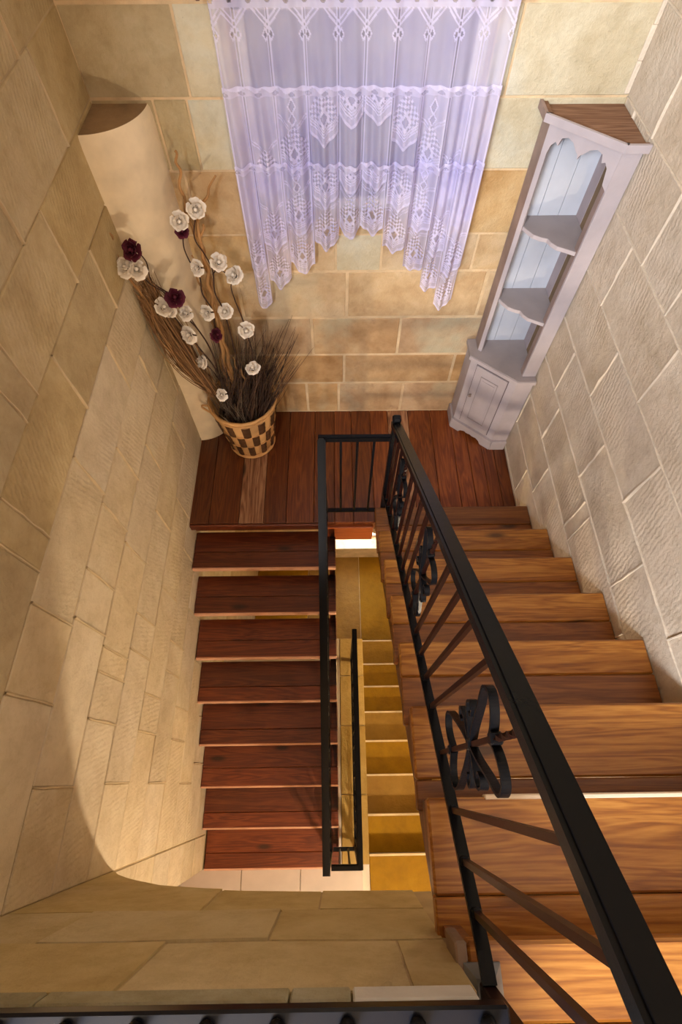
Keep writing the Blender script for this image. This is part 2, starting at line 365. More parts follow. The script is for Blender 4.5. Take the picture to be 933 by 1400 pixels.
MAT['lace'] = lace()
def glow(name, col, s):
    m, nt, b = new_mat(name); b.inputs['Emission Color'].default_value = (*col, 1); b.inputs['Emission Strength'].default_value = s
    b.inputs['Base Color'].default_value = (*col, 1); return m

# ------------------------------------------------------------------ the setting: walls built from single stones
COURSES = [2.13 + 0.262 * k for k in range(6, 0, -1)] + [2.13, 1.86, 1.60, 1.335, 1.07, 0.81, 0.55, 0.29, 0.037, -0.225, -0.49, -0.75, -1.01, -1.27]
def stone_block(parent, mat, axis, face, sgn, u0, u1, z0, z1, proud, gap=0.004, cut=None):
    """block on a wall plane; axis 'X' wall plane x=face (u is y), 'Y' wall plane y=face (u is x); sgn = direction into the room"""
    m = MB(); a = face - sgn * 0.02; b = face + sgn * proud; lo, hi = min(a, b), max(a, b)
    if axis == 'X': m.box((lo, u0 + gap, z0 + gap), (hi, u1 - gap, z1 - gap), 0.0035)
    else: m.box((u0 + gap, lo, z0 + gap), (u1 - gap, hi, z1 - gap), 0.0035)
    o = m.build('stone_block', mat, parent); return o
def rects_minus(rects, hole):
    out = []; hx0, hx1, hz0, hz1 = hole
    for (a, b, c, d) in rects:
        if b <= hx0 or a >= hx1 or d <= hz0 or c >= hz1: out.append((a, b, c, d)); continue
        if a < hx0: out.append((a, hx0, c, d))
        if b > hx1: out.append((hx1, b, c, d))
        m0, m1 = max(a, hx0), min(b, hx1)
        if c < hz0: out.append((m0, m1, c, hz0))
        if d > hz1: out.append((m0, m1, hz1, d))
    return out
def ridge(m, axis, face, sgn, p, q, w=0.0045, h=0.0075):
    """raised pointing bead between (u,z) p and q, slightly wavy"""
    n = max(2, int(math.dist(p, q) / 0.045)); pts = []
    du, dz = (q[0] - p[0]) / n, (q[1] - p[1]) / n; ln = math.hypot(du, dz); nu, nz = -dz / ln, du / ln
    for i in range(n + 1):
        j = random.uniform(-.0022, .0022) if 0 < i < n else 0
        u, z = p[0] + du * i + nu * j, p[1] + dz * i + nz * j
        pts.append((u, z))
    vs = []
    for (u, z) in pts:
        ww = w * random.uniform(.7, 1.3); hh = h * random.uniform(.7, 1.15)
        for (o, d) in ((-ww, 0.0), (-ww * .5, hh), (ww * .5, hh), (ww, 0.0)):
            uu, zz = u + nu * o, z + nz * o; f = face + sgn * d
            vs.append((f, uu, zz) if axis == 'X' else (uu, f, zz))
    fs = [(i * 4 + k, i * 4 + k + 1, (i + 1) * 4 + k + 1, (i + 1) * 4 + k) for i in range(n) for k in range(3)]
    m.add(vs, fs)

# ---- left wall
wl = MB(); wl.box((XL - 0.35, -0.53, -3.2), (XL, YB + 0.4, ZU - 0.06)); wl.box((XL - 0.35, YF, ZU - 0.06), (XL, YB + 0.4, 4.9))
wall_left = tag(wl.build('wall_left', MAT['mortar_tan']), 'left stairwell wall of coursed limestone blocks', kind='structure')
JL = {2.13: [1.98, 1.43, 0.90, 0.35], 1.86: [1.60, 1.07, 0.96, 0.42], 1.60: [1.787, 1.238, 0.70, 0.583, 0.05], 1.335: [1.57, 1.02, 0.485, 0.223],
      1.07: [1.785, 1.25, 0.98, 0.705, 0.516, -0.013], 0.81: [2.02, 1.455, 0.93, 0.477, 0.381, 0.21], 0.55: [1.80, 1.23, 0.693, 0.528, -0.003],
      0.29: [1.45, 0.912, 0.376, 0.21], 0.037: [1.24, 0.69, 0.53, -0.005], -0.225: [0.95, 0.376, 0.207], -0.49: [0.69, -0.012], -0.75: [0.376, 0.1], -1.01: [0.2]}
point_l = MB()
for i in range(len(COURSES) - 1):
    z1, z0 = COURSES[i], COURSES[i + 1]
    js = JL.get(z1)
    if js is None:
        base = 1.9 if i % 2 else 1.62; js = [base - 0.55 * k for k in range(4)] if z1 > 2 else [0.0]
    end = YF
    us = [YB] + sorted(js, reverse=True) + [end]
    if z1 < 0.4: us += [-0.53]
    for a, b in zip(us[:-1], us[1:]):
        mat = MAT['stone_ochre'] if z1 > 1.4 else MAT['stone_left']
        stone_block(wall_left, mat, 'X', XL, 1, b, a, z0, z1, random.uniform(0.003, 0.008), gap=0.003)
        if b != us[-1] and b != YF: ridge(point_l, 'X', XL, 1, (b, z0), (b, z1), 0.0042, 0.0105)
point = point_l.build('joint_pointing', MAT['mortar_left'], wall_left); point['kind'] = 'stuff'

# ---- right wall
wr = MB(); wr.box((XR, -3.1, -3.2), (XR + 0.35, YB + 0.4, 4.9))
wall_right = tag(wr.build('wall_right', MAT['mortar_light']), 'right stairwell wall of tooled pale limestone with raised mortar joints', kind='structure')
JR = {2.13: [2.01, 1.48, 0.93, 0.4], 1.86: [2.205, 1.67, 1.40, 0.87, 0.33], 1.60: [1.778, 1.241, 0.70, 0.15], 1.335: [1.503, 0.957, 0.41, -0.12], 1.07: [1.775, 1.242, 0.695, 0.16],
      0.81: [1.657, 1.11, 1.03, 0.5], 0.55: [1.98, 1.463], 0.29: [1.622]}
point_r = MB()
for i in range(len(COURSES) - 1):
    z1, z0 = COURSES[i], COURSES[i + 1]
    if z1 < 0.2: continue
    js = JR.get(z1)
    if js is None: js = [(1.9 if i % 2 else 1.62) - 0.55 * k for k in range(6)]
    yend = -0.6
    us = [YB] + sorted(js, reverse=True) + [yend]
    for a, b in zip(us[:-1], us[1:]):
        if b < yend: b = yend
        if a <= yend: continue
        stone_block(wall_right, MAT['stone_right'], 'X', XR, -1, b, a, z0, z1, random.uniform(0.003, 0.007), gap=0.002)
        if b > yend: ridge(point_r, 'X', XR, -1, (b, z0), (b, z1), 0.0042, 0.0125)
    ridge(point_r, 'X', XR, -1, (yend, z0), (YB, z0), 0.003, 0.009)
point = point_r.build('joint_pointing', MAT['mortar_light'], wall_right); point['kind'] = 'stuff'

# ---- back wall with the curtained window and the low arched window
WIN = (-0.37, 0.58, 1.385, 2.135)      # x0 x1 z0 z1
LOW = (-0.15, 0.52, -2.42, -1.95)
bw = MB(); x0, x1 = XL - 0.35, XR + 0.35
rects = [(x0, x1, -3.2, 4.9)]
for h in (WIN, LOW): rects = rects_minus(rects, h)
for (a, b, c, d) in rects: bw.box((a, YB, c), (b, YB + 0.4, d))
# arched head of the low window
arc = [(LOW[0] + (LOW[1] - LOW[0]) * k / 12, LOW[3] - 0.22 * abs(k / 6 - 1) ** 2.2) for k in range(13)]
bw.extrude([(p[0], YB, p[1]) for p in arc] + [(LOW[1], YB, LOW[3] + 0.02), (LOW[0], YB, LOW[3] + 0.02)], (0, 0.4, 0))
wall_back = tag(bw.build('wall_back', MAT['mortar_warm']), 'end wall of honey coloured limestone behind curtain and cabinet', kind='structure')
BC = [(3.0, 2.58, [-0.3, 0.4]), (2.58, 2.13, [-0.1, 0.7]), (2.13, 1.86, [-0.55, 0.66]), (1.86, 1.60, [-0.70, -0.57, 0.62]), (1.60, 1.312, [-0.65, 0.55]), (1.312, 1.114, [-0.42, 0.003, 0.233, 0.70]),
      (1.114, 0.82, [-0.52, 0.062, 0.798]), (0.82, 0.538, [-0.60, -0.14, 0.375]), (0.538, 0.29, [-0.50, 0.05, 0.743]), (0.29, 0.0, [-0.55, -0.20, 0.014, 0.448])]
for (z1, z0, js) in BC:
    us = [XL] + js + [XR]
    for a, b in zip(us[:-1], us[1:]):
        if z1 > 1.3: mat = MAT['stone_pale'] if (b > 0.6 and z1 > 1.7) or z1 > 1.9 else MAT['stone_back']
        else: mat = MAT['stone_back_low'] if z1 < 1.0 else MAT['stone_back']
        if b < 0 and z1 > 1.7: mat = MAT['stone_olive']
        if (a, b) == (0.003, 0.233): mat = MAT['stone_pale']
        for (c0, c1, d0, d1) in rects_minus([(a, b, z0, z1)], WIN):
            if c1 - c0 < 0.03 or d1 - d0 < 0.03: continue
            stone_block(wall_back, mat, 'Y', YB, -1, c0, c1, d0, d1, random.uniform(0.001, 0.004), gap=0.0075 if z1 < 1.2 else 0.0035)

cb = MB()
for k in range(12): cb.box((XR - 0.022 + random.uniform(-.004, .004), YB - 0.011, 1.87 + k * 0.1), (XR - .006, YB, 1.97 + k * 0.1), .003)
cb = cb.build('corner_plaster', MAT['mortar_light'], wall_back); cb['kind'] = 'stuff'

# ---- window behind the curtain
win = empty('window_1', (0.11, YB, 1.38)); tag(win, 'casement window set in the end wall behind lace curtain', kind='structure')
def at(o, parent):   # keep world coordinates under a parent with an offset
    o.parent = parent; o.matrix_parent_inverse = Matrix.Translation(-Vector(parent.location)); return o
fr = MB()
for (a, b) in (((WIN[0], 2.40, WIN[2]), (WIN[0] + .05, 2.46, WIN[3])), ((WIN[1] - .05, 2.40, WIN[2]), (WIN[1], 2.46, WIN[3])), ((WIN[0], 2.40, WIN[2]), (WIN[1], 2.46, WIN[2] + .05)),
               ((WIN[0], 2.40, WIN[3] - .05), (WIN[1], 2.46, WIN[3]))): fr.box(a, b, 0.004)
at(fr.build('window_frame', MAT['white_paint']), win)
for (a, b) in ((WIN[0] + .05, WIN[1] - .05),):
    at(MB().box((a, 2.425, WIN[2] + .05), (b, 2.433, WIN[3] - .05)).build('pane', MAT['frosted']), win)
win2 = empty('window_2', (0.18, YB, -2.42)); tag(win2, 'small bright arched window low on the end wall', kind='structure')
at(MB().box((LOW[0], 2.50, LOW[2]), (LOW[1], 2.51, LOW[3])).build('pane', MAT['glass']), win2)
wf = MB()
for k in range(4): xx = LOW[0] + 0.02 + (LOW[1] - LOW[0] - 0.04) * k / 3; wf.box((xx - .014, 2.47, LOW[2]), (xx + .014, 2.50, LOW[3]), .003)
wf.box((LOW[0], 2.47, LOW[2]), (LOW[1], 2.50, LOW[2] + .04), .003); wf.box((LOW[0], 2.47, -2.2), (LOW[1], 2.50, -2.17), .003)
at(wf.build('window_frame', MAT['white_paint']), win2)

# ---- rounded plaster pier in the corner
pier = empty('corner_pier', (XL + .1, YB - .1, 0)); tag(pier, 'rounded cream plaster pier in the corner with flat dusty top', 'pier')
pb = MB(); prof = [(1, 0.0), (1, 1.80), (0.985, 1.832), (0.955, 1.845)]
segs = 20; vs = []; rx, ry = 0.228, 0.246
for (r_, z_) in prof:
    for k in range(segs + 1):
        a = math.pi * 1.5 + (math.pi / 2) * k / segs
        vs.append((XL + rx * r_ * math.cos(a), YB + ry * r_ * math.sin(a), z_))
fs = [(i * (segs + 1) + k, i * (segs + 1) + k + 1, (i + 1) * (segs + 1) + k + 1, (i + 1) * (segs + 1) + k) for i in range(3) for k in range(segs)]
pb.add(vs, fs, True); at(pb.build('shaft', MAT['plaster']), pier)
top = [(XL + rx * .955 * math.cos(math.pi * 1.5 + math.pi / 2 * k / segs), YB + ry * .955 * math.sin(math.pi * 1.5 + math.pi / 2 * k / segs), 1.835) for k in range(segs + 1)] + [(XL, YB, 1.835)]
at(MB().extrude(top, (0, 0, 0.010)).build('top_face', MAT['dust']), pier)

# ---- arch wall (faces the landing), coping and upper floor
ARCH = [(-0.941, 0.292), (-0.87, 0.41), (-0.786, 0.507), (-0.637, 0.635), (-0.467, 0.702), (-0.311, 0.739), (-0.042, 0.773), (0.2, 0.785), (0.45, 0.765), (0.75, 0.70), (0.95, 0.56), (1.08, 0.41), (1.146, 0.292)]
def archz(x): return float(np.interp(x, [p[0] for p in ARCH], [p[1] for p in ARCH]))
XS = 0.232                                    # edge of the stair slot in the upper floor
af = MB()
for (xa, xb, zt) in ((XL, XS, 1.645), (XS, XR, 1.36)):
    xs = sorted(set([xa, xb] + [x for x in np.linspace(xa, xb, 24)]))
    af.extrude([(x, YF - 0.004, archz(x) + 0.001) for x in xs] + [(xb, YF - 0.004, zt), (xa, YF - 0.004, zt)], (0, -0.20, 0))
wall_front = tag(af.build('wall_front', MAT['mortar_tan']), 'amber limestone arch wall carrying the upper floor', kind='structure')
FJ = [(1.645, 1.335, [-0.40, 0.123]), (1.335, 1.035, [-0.70, -0.17]), (1.035, 0.27, [-0.40, -0.065])]
for (z1, z0, js) in FJ:
    us = [XL] + js + [XS]
    for a, b in zip(us[:-1], us[1:]):
        xs = np.linspace(a + 0.003, b - 0.003, 10)
        lowz = [max(z0 + 0.003, archz(x)) for x in xs]
        keep = [(x, zz) for x, zz in zip(xs, lowz) if zz < z1 - 0.02]
        if len(keep) < 2: continue
        # a shared, slightly wandering bed line
        poly = [(x, YF - 0.012, zz + 0.006 * math.sin(9 * x + z0 * 5) * (1 if zz > archz(x) + .01 else 0)) for x, zz in keep] + [(x, YF - 0.012, z1 - 0.003 + 0.006 * math.sin(9 * x + z1 * 5) * (1 if z1 < 1.6 else 0)) for x, zz in reversed(keep)]
        pr = random.uniform(0.010, 0.016)
        MB().extrude(poly, (0, pr, 0)).build('stone_block', MAT['stone_front'], wall_front)
uf = MB()
uf.box((-3.2, -3.0, 1.42), (XS, YF - 0.05, ZU - 0.055)); uf.box((XS, -3.0, 1.42), (XR, -0.60, ZU - 0.055)); uf.box((-3.2, YF - 0.05, 1.42), (XL - 0.35, YF + 0.2, ZU - 0.055))
floor_upper = tag(uf.build('floor_upper', MAT['mortar_tan']), 'upper hall floor slab', kind='structure')
for (xa, xb, mm) in ((XL, -0.51, 'coping_stone'), (-0.51, -0.09, 'coping_stone'), (-0.09, 0.015, 'coping_stone'), (0.015, XS - 0.005, 'coping_white')):
    MB().box((xa + .002, YF - 0.30, ZU - 0.057), (xb - .002, YF + 0.004, ZU), 0.003).build('coping_stone', MAT[mm], floor_upper)
for k in range(9):   # boards of the upper hall floor
    y_ = -0.63 - k * 0.27
    MB().box((-3.2, y_ - 0.267, ZU - 0.05), (XR, y_, ZU), 0.003).build('plank', MAT['oak_up'], floor_upper)
# upper hall shell with its window, so that the light comes from a real opening
UW = (-2.55, -0.95, 3.2, 4.6)
hw = MB()
for (a, b, c, d) in rects_minus([(-3.5, XR + 0.35, 1.3, 5.1)], UW): hw.box((a, -3.1, c), (b, -2.8, d))
tag(hw.build('wall_hall', MAT['mortar_tan']), 'rear wall of the upper hall with tall window', kind='structure')
tag(MB().box((-3.5, -2.8, 1.3), (-3.2, YF + 0.2, 4.9)).build('wall_side', MAT['mortar_tan']), 'side wall of the upper hall', kind='structure')
tag(MB().box((-3.2, YF, ZU - .05), (XL - 0.35, YF + 0.2, 4.9)).build('wall_return', MAT['mortar_tan']), 'return wall beside the stairwell', kind='structure')
tag(MB().box((-3.5, -3.1, 4.9), (XR + 0.35, YB + 0.4, 5.1)).build('ceiling', MAT['mortar_light']), 'plastered ceiling over the stairwell', kind='structure')
win3 = empty('window_3', (-1.75, -2.9, 3.2)); tag(win3, 'tall hall window above the stairs', kind='structure')
fr = MB()
for xx in (UW[0], -1.765, UW[1] - 0.03): fr.box((xx, -2.98, UW[2]), (xx + .03, -2.94, UW[3]), .003)
for zz in (UW[2], 3.9, UW[3] - .03): fr.box((UW[0], -2.98, zz), (UW[1], -2.94, zz + .03), .003)
at(fr.build('window_frame', MAT['white_paint']), win3)

# ---- half landing
lf = MB(); lf.box((XL, YL - 0.004 + 0.02, -0.16), (XR, YB, -0.036))
floor_landing = tag(lf.build('floor_landing', MAT['stringer']), 'timber half landing', kind='structure')
PX = [XL, -0.818, -0.629, -0.472, -0.329, -0.154, -0.02, 0.10, 0.235, 0.36, 0.505, 0.662, 0.80, 0.897, 0.987, 1.067, XR]
for k in range(len(PX) - 1):
    a, b = PX[k], PX[k + 1]; yf = YL - 0.012
    o = MB().box((a + .0012, yf, -0.036), (b - .0012, YB, 0.0), 0.002).build('plank', MAT['plank_worn'] if k in (2, 9) else MAT['plank'], floor_landing)
MB().box((XL, YL - 0.03, -0.062), (-0.07, YL - 0.0125, -0.004), 0.006).build('nosing', MAT['mahog'], floor_landing)
MB().box((-0.07, YL - 0.035, -0.215), (0.225, YL + 0.015, -0.037), 0.004).build('fascia_beam', wood('fascia_red', (0.16, 0.03, 0.006), (0.27, 0.055, 0.010), (0.33, 0.08, 0.016), 'X', knots=False), floor_landing)

# ---- lower floor, stone stair down, lower landing
fl = MB(); fl.box((-2.6, -3.0, ZF - 0.25), (0.19, -0.47, ZF - 0.012)); fl.box((XL - .2, -0.47, ZF - 0.25), (0.19, 1.03, ZF - 0.012)); fl.box((0.19, -3.0, ZF - 0.25), (XR, -0.47, ZF - 0.012))
floor_lower = tag(fl.build('floor_lower', MAT['mortar_light']), 'tiled lower hall floor', kind='structure')
for i, xa in enumerate((-1.49, -1.086, -0.682, -0.28)):
    for j in range(3):
        xb = (-1.086, -0.682, -0.28, 0.145)[i]
        MB().box((xa + .0025, -0.47 - 0.42 * (j + 1) - 0.055, ZF - 0.012), (xb - .0025, -0.47 - 0.42 * j - 0.06, ZF), 0.0015).build('floor_tile', MAT['tile'], floor_lower)
for k, (a, b) in enumerate(((-0.52, -0.10), (-0.10, 0.36), (0.36, 0.73), (0.73, 1.03))):
    MB().box((0.003, a + .002, ZF - 0.012), (0.192, b - .002, ZF + 0.005), 0.004).build('edge_stone', MAT['ledge_stone'], floor_lower)
MB().box((XL, -0.52, ZF - 0.012), (0.0, 1.03, ZF), 0.002).build('floor_panel', MAT['tile'], floor_lower)
stair2 = empty('stone_stair', (0.66, 0.4, ZLL)); tag(stair2, 'yellow limestone steps descending below the timber flight', 'staircase')
SY = [-0.47, -0.242, 0.02, 0.276, 0.524, 0.769, 1.01, 1.284]
for k, yy in enumerate(SY):
    zt = ZF - 0.165 * k; yb = SY[k - 1] if k else -0.95
    at(MB().box((0.193, yb - 0.02, zt - 0.165), (XR - .002, yy, zt), 0.004).build('step', MAT['step_stone'], stair2), stair2)
    at(MB().box((0.193, yy - 0.004, zt - 0.022), (XR - .002, yy + 0.012, zt + 0.0005), 0.004).build('nosing', MAT['mortar_warm'], stair2), stair2)
ll = MB(); ll.box((XL - .35, 1.0, ZLL - 0.2), (XR + .35, YB, ZLL - 0.01))
floor_deep = tag(ll.build('floor_deep', MAT['mortar_warm']), 'stone landing further down the stairwell', kind='structure')
for (a, b) in ((XL, -0.35), (-0.35, 0.24), (0.24, 0.70), (0.70, XR)):
    MB().box((a + .003, 1.03, ZLL - 0.01), (b - .003, YB, ZLL), 0.003).build('floor_slab', MAT['step_stone'], floor_deep)
tag(MB().box((XL - .35, 1.03, ZLL), (0.185, 1.08, ZF - 0.25)).build('wall_riser', MAT['mortar_warm']), 'wall under the lower hall edge', kind='structure')
tag(MB().box((-2.9, -3.1, -3.2), (XR + .35, -3.0, 1.42)).build('wall_lower', MAT['mortar_warm']), 'rear wall of the lower hall', kind='structure')
tag(MB().box((-2.9, -3.0, -3.2), (-2.6, -0.5, 1.42)).build('wall_lower_side', MAT['mortar_warm']), 'side wall of the lower hall', kind='structure')
tag(MB().box((-2.6, -0.53, -1.7), (XL - .35, -0.35, 1.42)).build('wall_lower_return', MAT['mortar_warm']), 'return wall of the lower hall', kind='structure')

# ------------------------------------------------------------------ timber stair flights
def nose_y(n): return Y1 - (n - 1) * G
up = empty('timber_stair', (0.68, 0.5, 0)); tag(up, 'upper flight of orange pine treads rising along the pale right wall', 'staircase', 'timber stair flights')
for n in range(1, 9):
    z = n * R1; y = nose_y(n); yb = y - 0.285 if n < 8 else y - 0.36
    ym = y - (0.125 if n not in (6, 7) else 0.205)
    x0 = 0.222 if n < 8 else XS + 0.018
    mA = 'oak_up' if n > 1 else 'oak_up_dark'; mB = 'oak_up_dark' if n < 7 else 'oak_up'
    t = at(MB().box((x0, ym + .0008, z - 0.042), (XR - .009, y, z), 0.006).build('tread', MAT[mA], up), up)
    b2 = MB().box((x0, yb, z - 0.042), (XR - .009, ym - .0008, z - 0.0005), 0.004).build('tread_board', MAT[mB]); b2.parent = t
at(MB().box((0.372, nose_y(7) - 0.006, 7 * R1 - 0.03), (XR - .009, nose_y(7) + 0.006, 7 * R1 + 0.002), 0.003).build('riser_gap_light', plain('pale_strip', (0.72, 0.60, 0.46), 0.6)), up)  # pale bar coloured in for the light showing through the open riser gap
pts = []
for n in range(1, 9):
    pts += [(nose_y(n) - 0.012, n * R1 - 0.043), (nose_y(n + 1) - 0.012 if n < 8 else -0.322, n * R1 - 0.043)]
lowline = lambda y: R1 + 0.766 * (Y1 - y) - 0.31
poly = pts + [(-0.322, lowline(-0.322)), (1.28, lowline(1.28)), (Y1 - .03, -0.03), (Y1 - .012, -0.03)]
for xx in (0.236,):
    at(MB().extrude([(xx, p[0], p[1]) for p in poly], (0.04, 0, 0)).build('stringer', MAT['stringer'], up), up)
dn = empty('timber_stair', (-0.48, 0.4, ZF)); tag(dn, 'lower flight of dark mahogany open treads descending along the left wall', 'staircase', 'timber stair flights')
for k in range(1, 9):
    z = -k * R2; y = YL - k * G2
    ym = y + random.choice((0.09, 0.14, 0.11))
    t = at(MB().box((XL + 0.009, y, z - 0.04), (-0.017, ym - .0006, z), 0.004).build('tread', MAT['mahog'], dn), dn)
    for nm, bx in (('tread_board', MB().box((XL + .009, ym + .0006, z - 0.04), (-0.017, y + 0.252, z), 0.003)), ('tread_edge', MB().box((XL + .009, y - 0.010, z - 0.038), (-0.017, y + 0.003, z - 0.001), 0.003))):
        o = bx.build(nm, MAT['mahog'] if nm == 'tread_board' else MAT['edge']); o.parent = t
low2 = lambda y: -(YL - y) * R2 / G2
poly = [(YL - 0.06, -0.045), (YL - 0.06, -0.26), (-0.40, low2(-0.40) - 0.26), (-0.515, ZF + 0.005), (-0.515, low2(-0.515) - 0.045)]
poly = [(YL - .04, -0.05)]
for k in range(1, 9): poly += [(YL - k * G2 + 0.24, -k * R2 - 0.041), (YL - k * G2 + 0.012, -k * R2 - 0.041)]
poly += [(-0.50, ZF + .003), (-0.30, ZF + .003), (YL - 0.04, low2(YL - 0.04) - 0.24)]
for xx in (-0.058,):
    at(MB().extrude([(xx, p[0], p[1]) for p in poly], (0.035, 0, 0)).build('stringer', MAT['mahog'], dn), dn)

# ------------------------------------------------------------------ wrought iron balustrades
def handrail(m, pts, w=0.0215, h=0.012):
    m.tube(pts, 0, flat=(h, w), up=(0, 0, 1), smooth=False)
    lo = [Vector(p) - Vector((0, 0, h + 0.006)) for p in pts]
    m.tube(lo, 0, flat=(0.007, w * 0.72), up=(0, 0, 1), smooth=False)
    hi = [Vector(p) + Vector((0, 0, h + 0.003)) for p in pts]
    m.tube(hi, 0, flat=(0.004, w * 0.62), up=(0, 0, 1), smooth=False)
def strip(m, pts2, x, wx=0.0065, th=0.0022):
    """flat bar curve in the (y,z) plane at x"""
    pts = [(x, p[0], p[1]) for p in pts2]; n = len(pts); vs = []
    for i in range(n):
        a = Vector(pts[max(i - 1, 0)]); b = Vector(pts[min(i + 1, n - 1)]); t = (b - a).normalized(); nn = Vector((0, -t.z, t.y)); p = Vector(pts[i])
        for (sx, sn) in ((-wx, th), (wx, th), (wx, -th), (-wx, -th)): vs.append(p + Vector((sx, 0, 0)) + nn * sn)
    fs = [(i * 4 + k, i * 4 + (k + 1) % 4, (i + 1) * 4 + (k + 1) % 4, (i + 1) * 4 + k) for i in range(n - 1) for k in range(4)]
    fs += [(3, 2, 1, 0), tuple((n - 1) * 4 + k for k in range(4))]
    m.add(vs, fs)
def ornament(x, y, zb, zt, parent_at):
    """twisted bar with two pairs of petals and small curls"""
    Lh = zt - zb; f = lambda b: zb + Lh * b
    bar = MB(); n = 60; vs = []
    for i in range(n + 1):
        t = i / n; tw = 0 if (t < .12 or t > .92) else 1
        an = math.pi / 4 + (t * 34 if t > 0.72 else 0); rr = 0.0075
        for k in range(4):
            a = an + k * math.pi / 2; vs.append((x + rr * math.cos(a), y + rr * math.sin(a), zb + Lh * t))
    bar.add(vs, [(i * 4 + k, i * 4 + (k + 1) % 4, (i + 1) * 4 + (k + 1) % 4, (i + 1) * 4 + k) for i in range(n) for k in range(4)])
    o = parent_at(bar.build('twisted_bar', MAT['iron_brown']))
    for s in (1, -1):
        m = MB()
        low = [(0.004, .50), (0.035, .43), (0.066, .335), (0.083, .27), (0.078, .225), (0.055, .205), (0.030, .215), (0.006, .245)]
        hi = [(0.004, .52), (0.030, .575), (0.060, .66), (0.082, .715), (0.089, .75), (0.076, .785), (0.050, .788), (0.024, .768), (0.006, .74)]
        cu = [(0.004, .51), (0.035, .525), (0.066, .535), (0.080, .555), (0.078, .585), (0.062, .592), (0.052, .572), (0.060, .556)]
        cu2 = [(0.004, .505), (0.038, .495), (0.070, .478), (0.078, .452), (0.064, .438), (0.052, .452)]
        for cset in (low, hi, cu, cu2):
            P = [(y + s * a, f(b)) for a, b in cset]
            C = catmull([(0, p[0], p[1]) for p in P], 5); strip(m, [(c.y, c.z) for c in C], x, 0.0085, 0.0028)
        sc = m.build('scroll', MAT['iron']); sc.parent = o
    for b in (.225, .51, .755):
        c = MB().box((x - .011, y - .011, f(b) - .012), (x + .011, y + .011, f(b) + .012), 0.003).build('collar', MAT['iron']); c.parent = o
XRL = 0.275
rb = lambda y: 0.33 + 0.70 * (Y1 - y)
rh = lambda y: 0.966 + 0.772 * (Y1 - y)
rt = lambda y: rh(y) - 0.03
bal = empty('stair_balustrade', (XRL, 0.5, 0)); tag(bal, 'black iron balustrade with scrolls along the upper pine flight', 'balustrade', 'iron balustrades')
P_ = lambda o: at(o, bal)
ye = -0.36
m = MB(); handrail(m, [(XRL, 1.46, rh(1.46)), (XRL, ye - 0.02, rh(ye - .02))]); P_(m.build('handrail', MAT['iron_rail']))
P_(MB().tube([(XRL, 1.45, rb(1.45)), (XRL, -0.30, rb(-0.30)), (XRL, -0.345, 1.56)], 0, flat=(0.006, 0.0135), up=(0, 0, 1)).build('bottom_rail', MAT['iron']))
for y in (-0.246, -0.165, -0.07, 0.188, 0.282, 0.37, 0.46, 0.708, 0.794, 0.888, 0.975, 1.225, 1.31, 1.385):
    b = P_(MB().tube([(XRL, y, rb(y)), (XRL, y, rt(y) + .015)], 0, flat=(0.0062, 0.0062), up=(1, 0, 0)).build('baluster', MAT['iron_brown']))
    c = MB().box((XRL - .010, y - .010, rb(y) + .001), (XRL + .010, y + .010, rb(y) + .018), .004).build('bar_foot', MAT['iron']); c.parent = b
for y in (0.06, 0.585, 1.10): ornament(XRL, y, rb(y), rt(y) + .015, P_)
P_(MB().box((XRL - .016, 1.434, 0.0), (XRL + .016, 1.466, 0.985), .003).build('newel_post', MAT['iron']))
P_(MB().box((XRL - .020, 1.430, 0.975), (XRL + .020, 1.470, 1.005), .008).build('post_cap', MAT['iron']))
# foot plate and newel at the top of the flight
pl = MB(); zc = 8 * R1
pl.add([(XRL - .036, -0.395, zc), (XRL + .036, -0.395, zc), (XRL + .036, -0.323, zc), (XRL - .036, -0.323, zc), (XRL - .036, -0.395, zc + .006), (XRL + .036, -0.395, zc + .006), (XRL + .036, -0.323, zc + .006), (XRL - .036, -0.323, zc + .006),
        (XRL - .018, -0.377, zc + .03), (XRL + .018, -0.377, zc + .03), (XRL + .018, -0.341, zc + .03), (XRL - .018, -0.341, zc + .03)],
       [(3, 2, 1, 0), (0, 1, 5, 4), (1, 2, 6, 5), (2, 3, 7, 6), (3, 0, 4, 7), (4, 5, 9, 8), (5, 6, 10, 9), (6, 7, 11, 10), (7, 4, 8, 11), (8, 9, 10, 11)])
P_(pl.build('foot_plate', plain('scuffed_iron', (0.20, 0.205, 0.21), 0.4, 0.1, var=0.7)))
P_(MB().box((XRL - .014, -0.373, zc), (XRL + .014, -0.345, 2.62), .003).build('newel_post', MAT['iron_brown']))

at(MB().box((0.226, -0.374, 1.40), (0.2495, -0.290, 1.510), .004).build('end_block', plain('scuffed_white', (0.24, 0.17, 0.13), 0.7, var=0.3)), up)
gd = empty('landing_guard', (0.1, 1.45, 0)); tag(gd, 'short black iron guard across the landing edge between both flights', 'balustrade', 'iron balustrades')
P_ = lambda o: at(o, gd)
XLL = -0.075
m = MB(); handrail(m, [(XLL - 0.016, 1.45, 0.852), (XRL - 0.016, 1.45, 0.852)], 0.012, 0.010); P_(m.build('top_rail', MAT['iron']))
P_(MB().tube([(XLL, 1.45, 0.12), (XRL - .016, 1.45, 0.12)], 0, flat=(0.006, 0.012), up=(0, 0, 1)).build('bottom_rail', MAT['iron']))
for x in (0.018, 0.10, 0.182): P_(MB().tube([(x, 1.45, 0.12), (x, 1.45, 0.845)], 0, flat=(0.006, 0.006), up=(1, 0, 0)).build('baluster', MAT['iron']))
P_(MB().box((XLL - .013, 1.437, 0.0), (XLL + .013, 1.463, 0.862), .003).build('post', MAT['iron']))

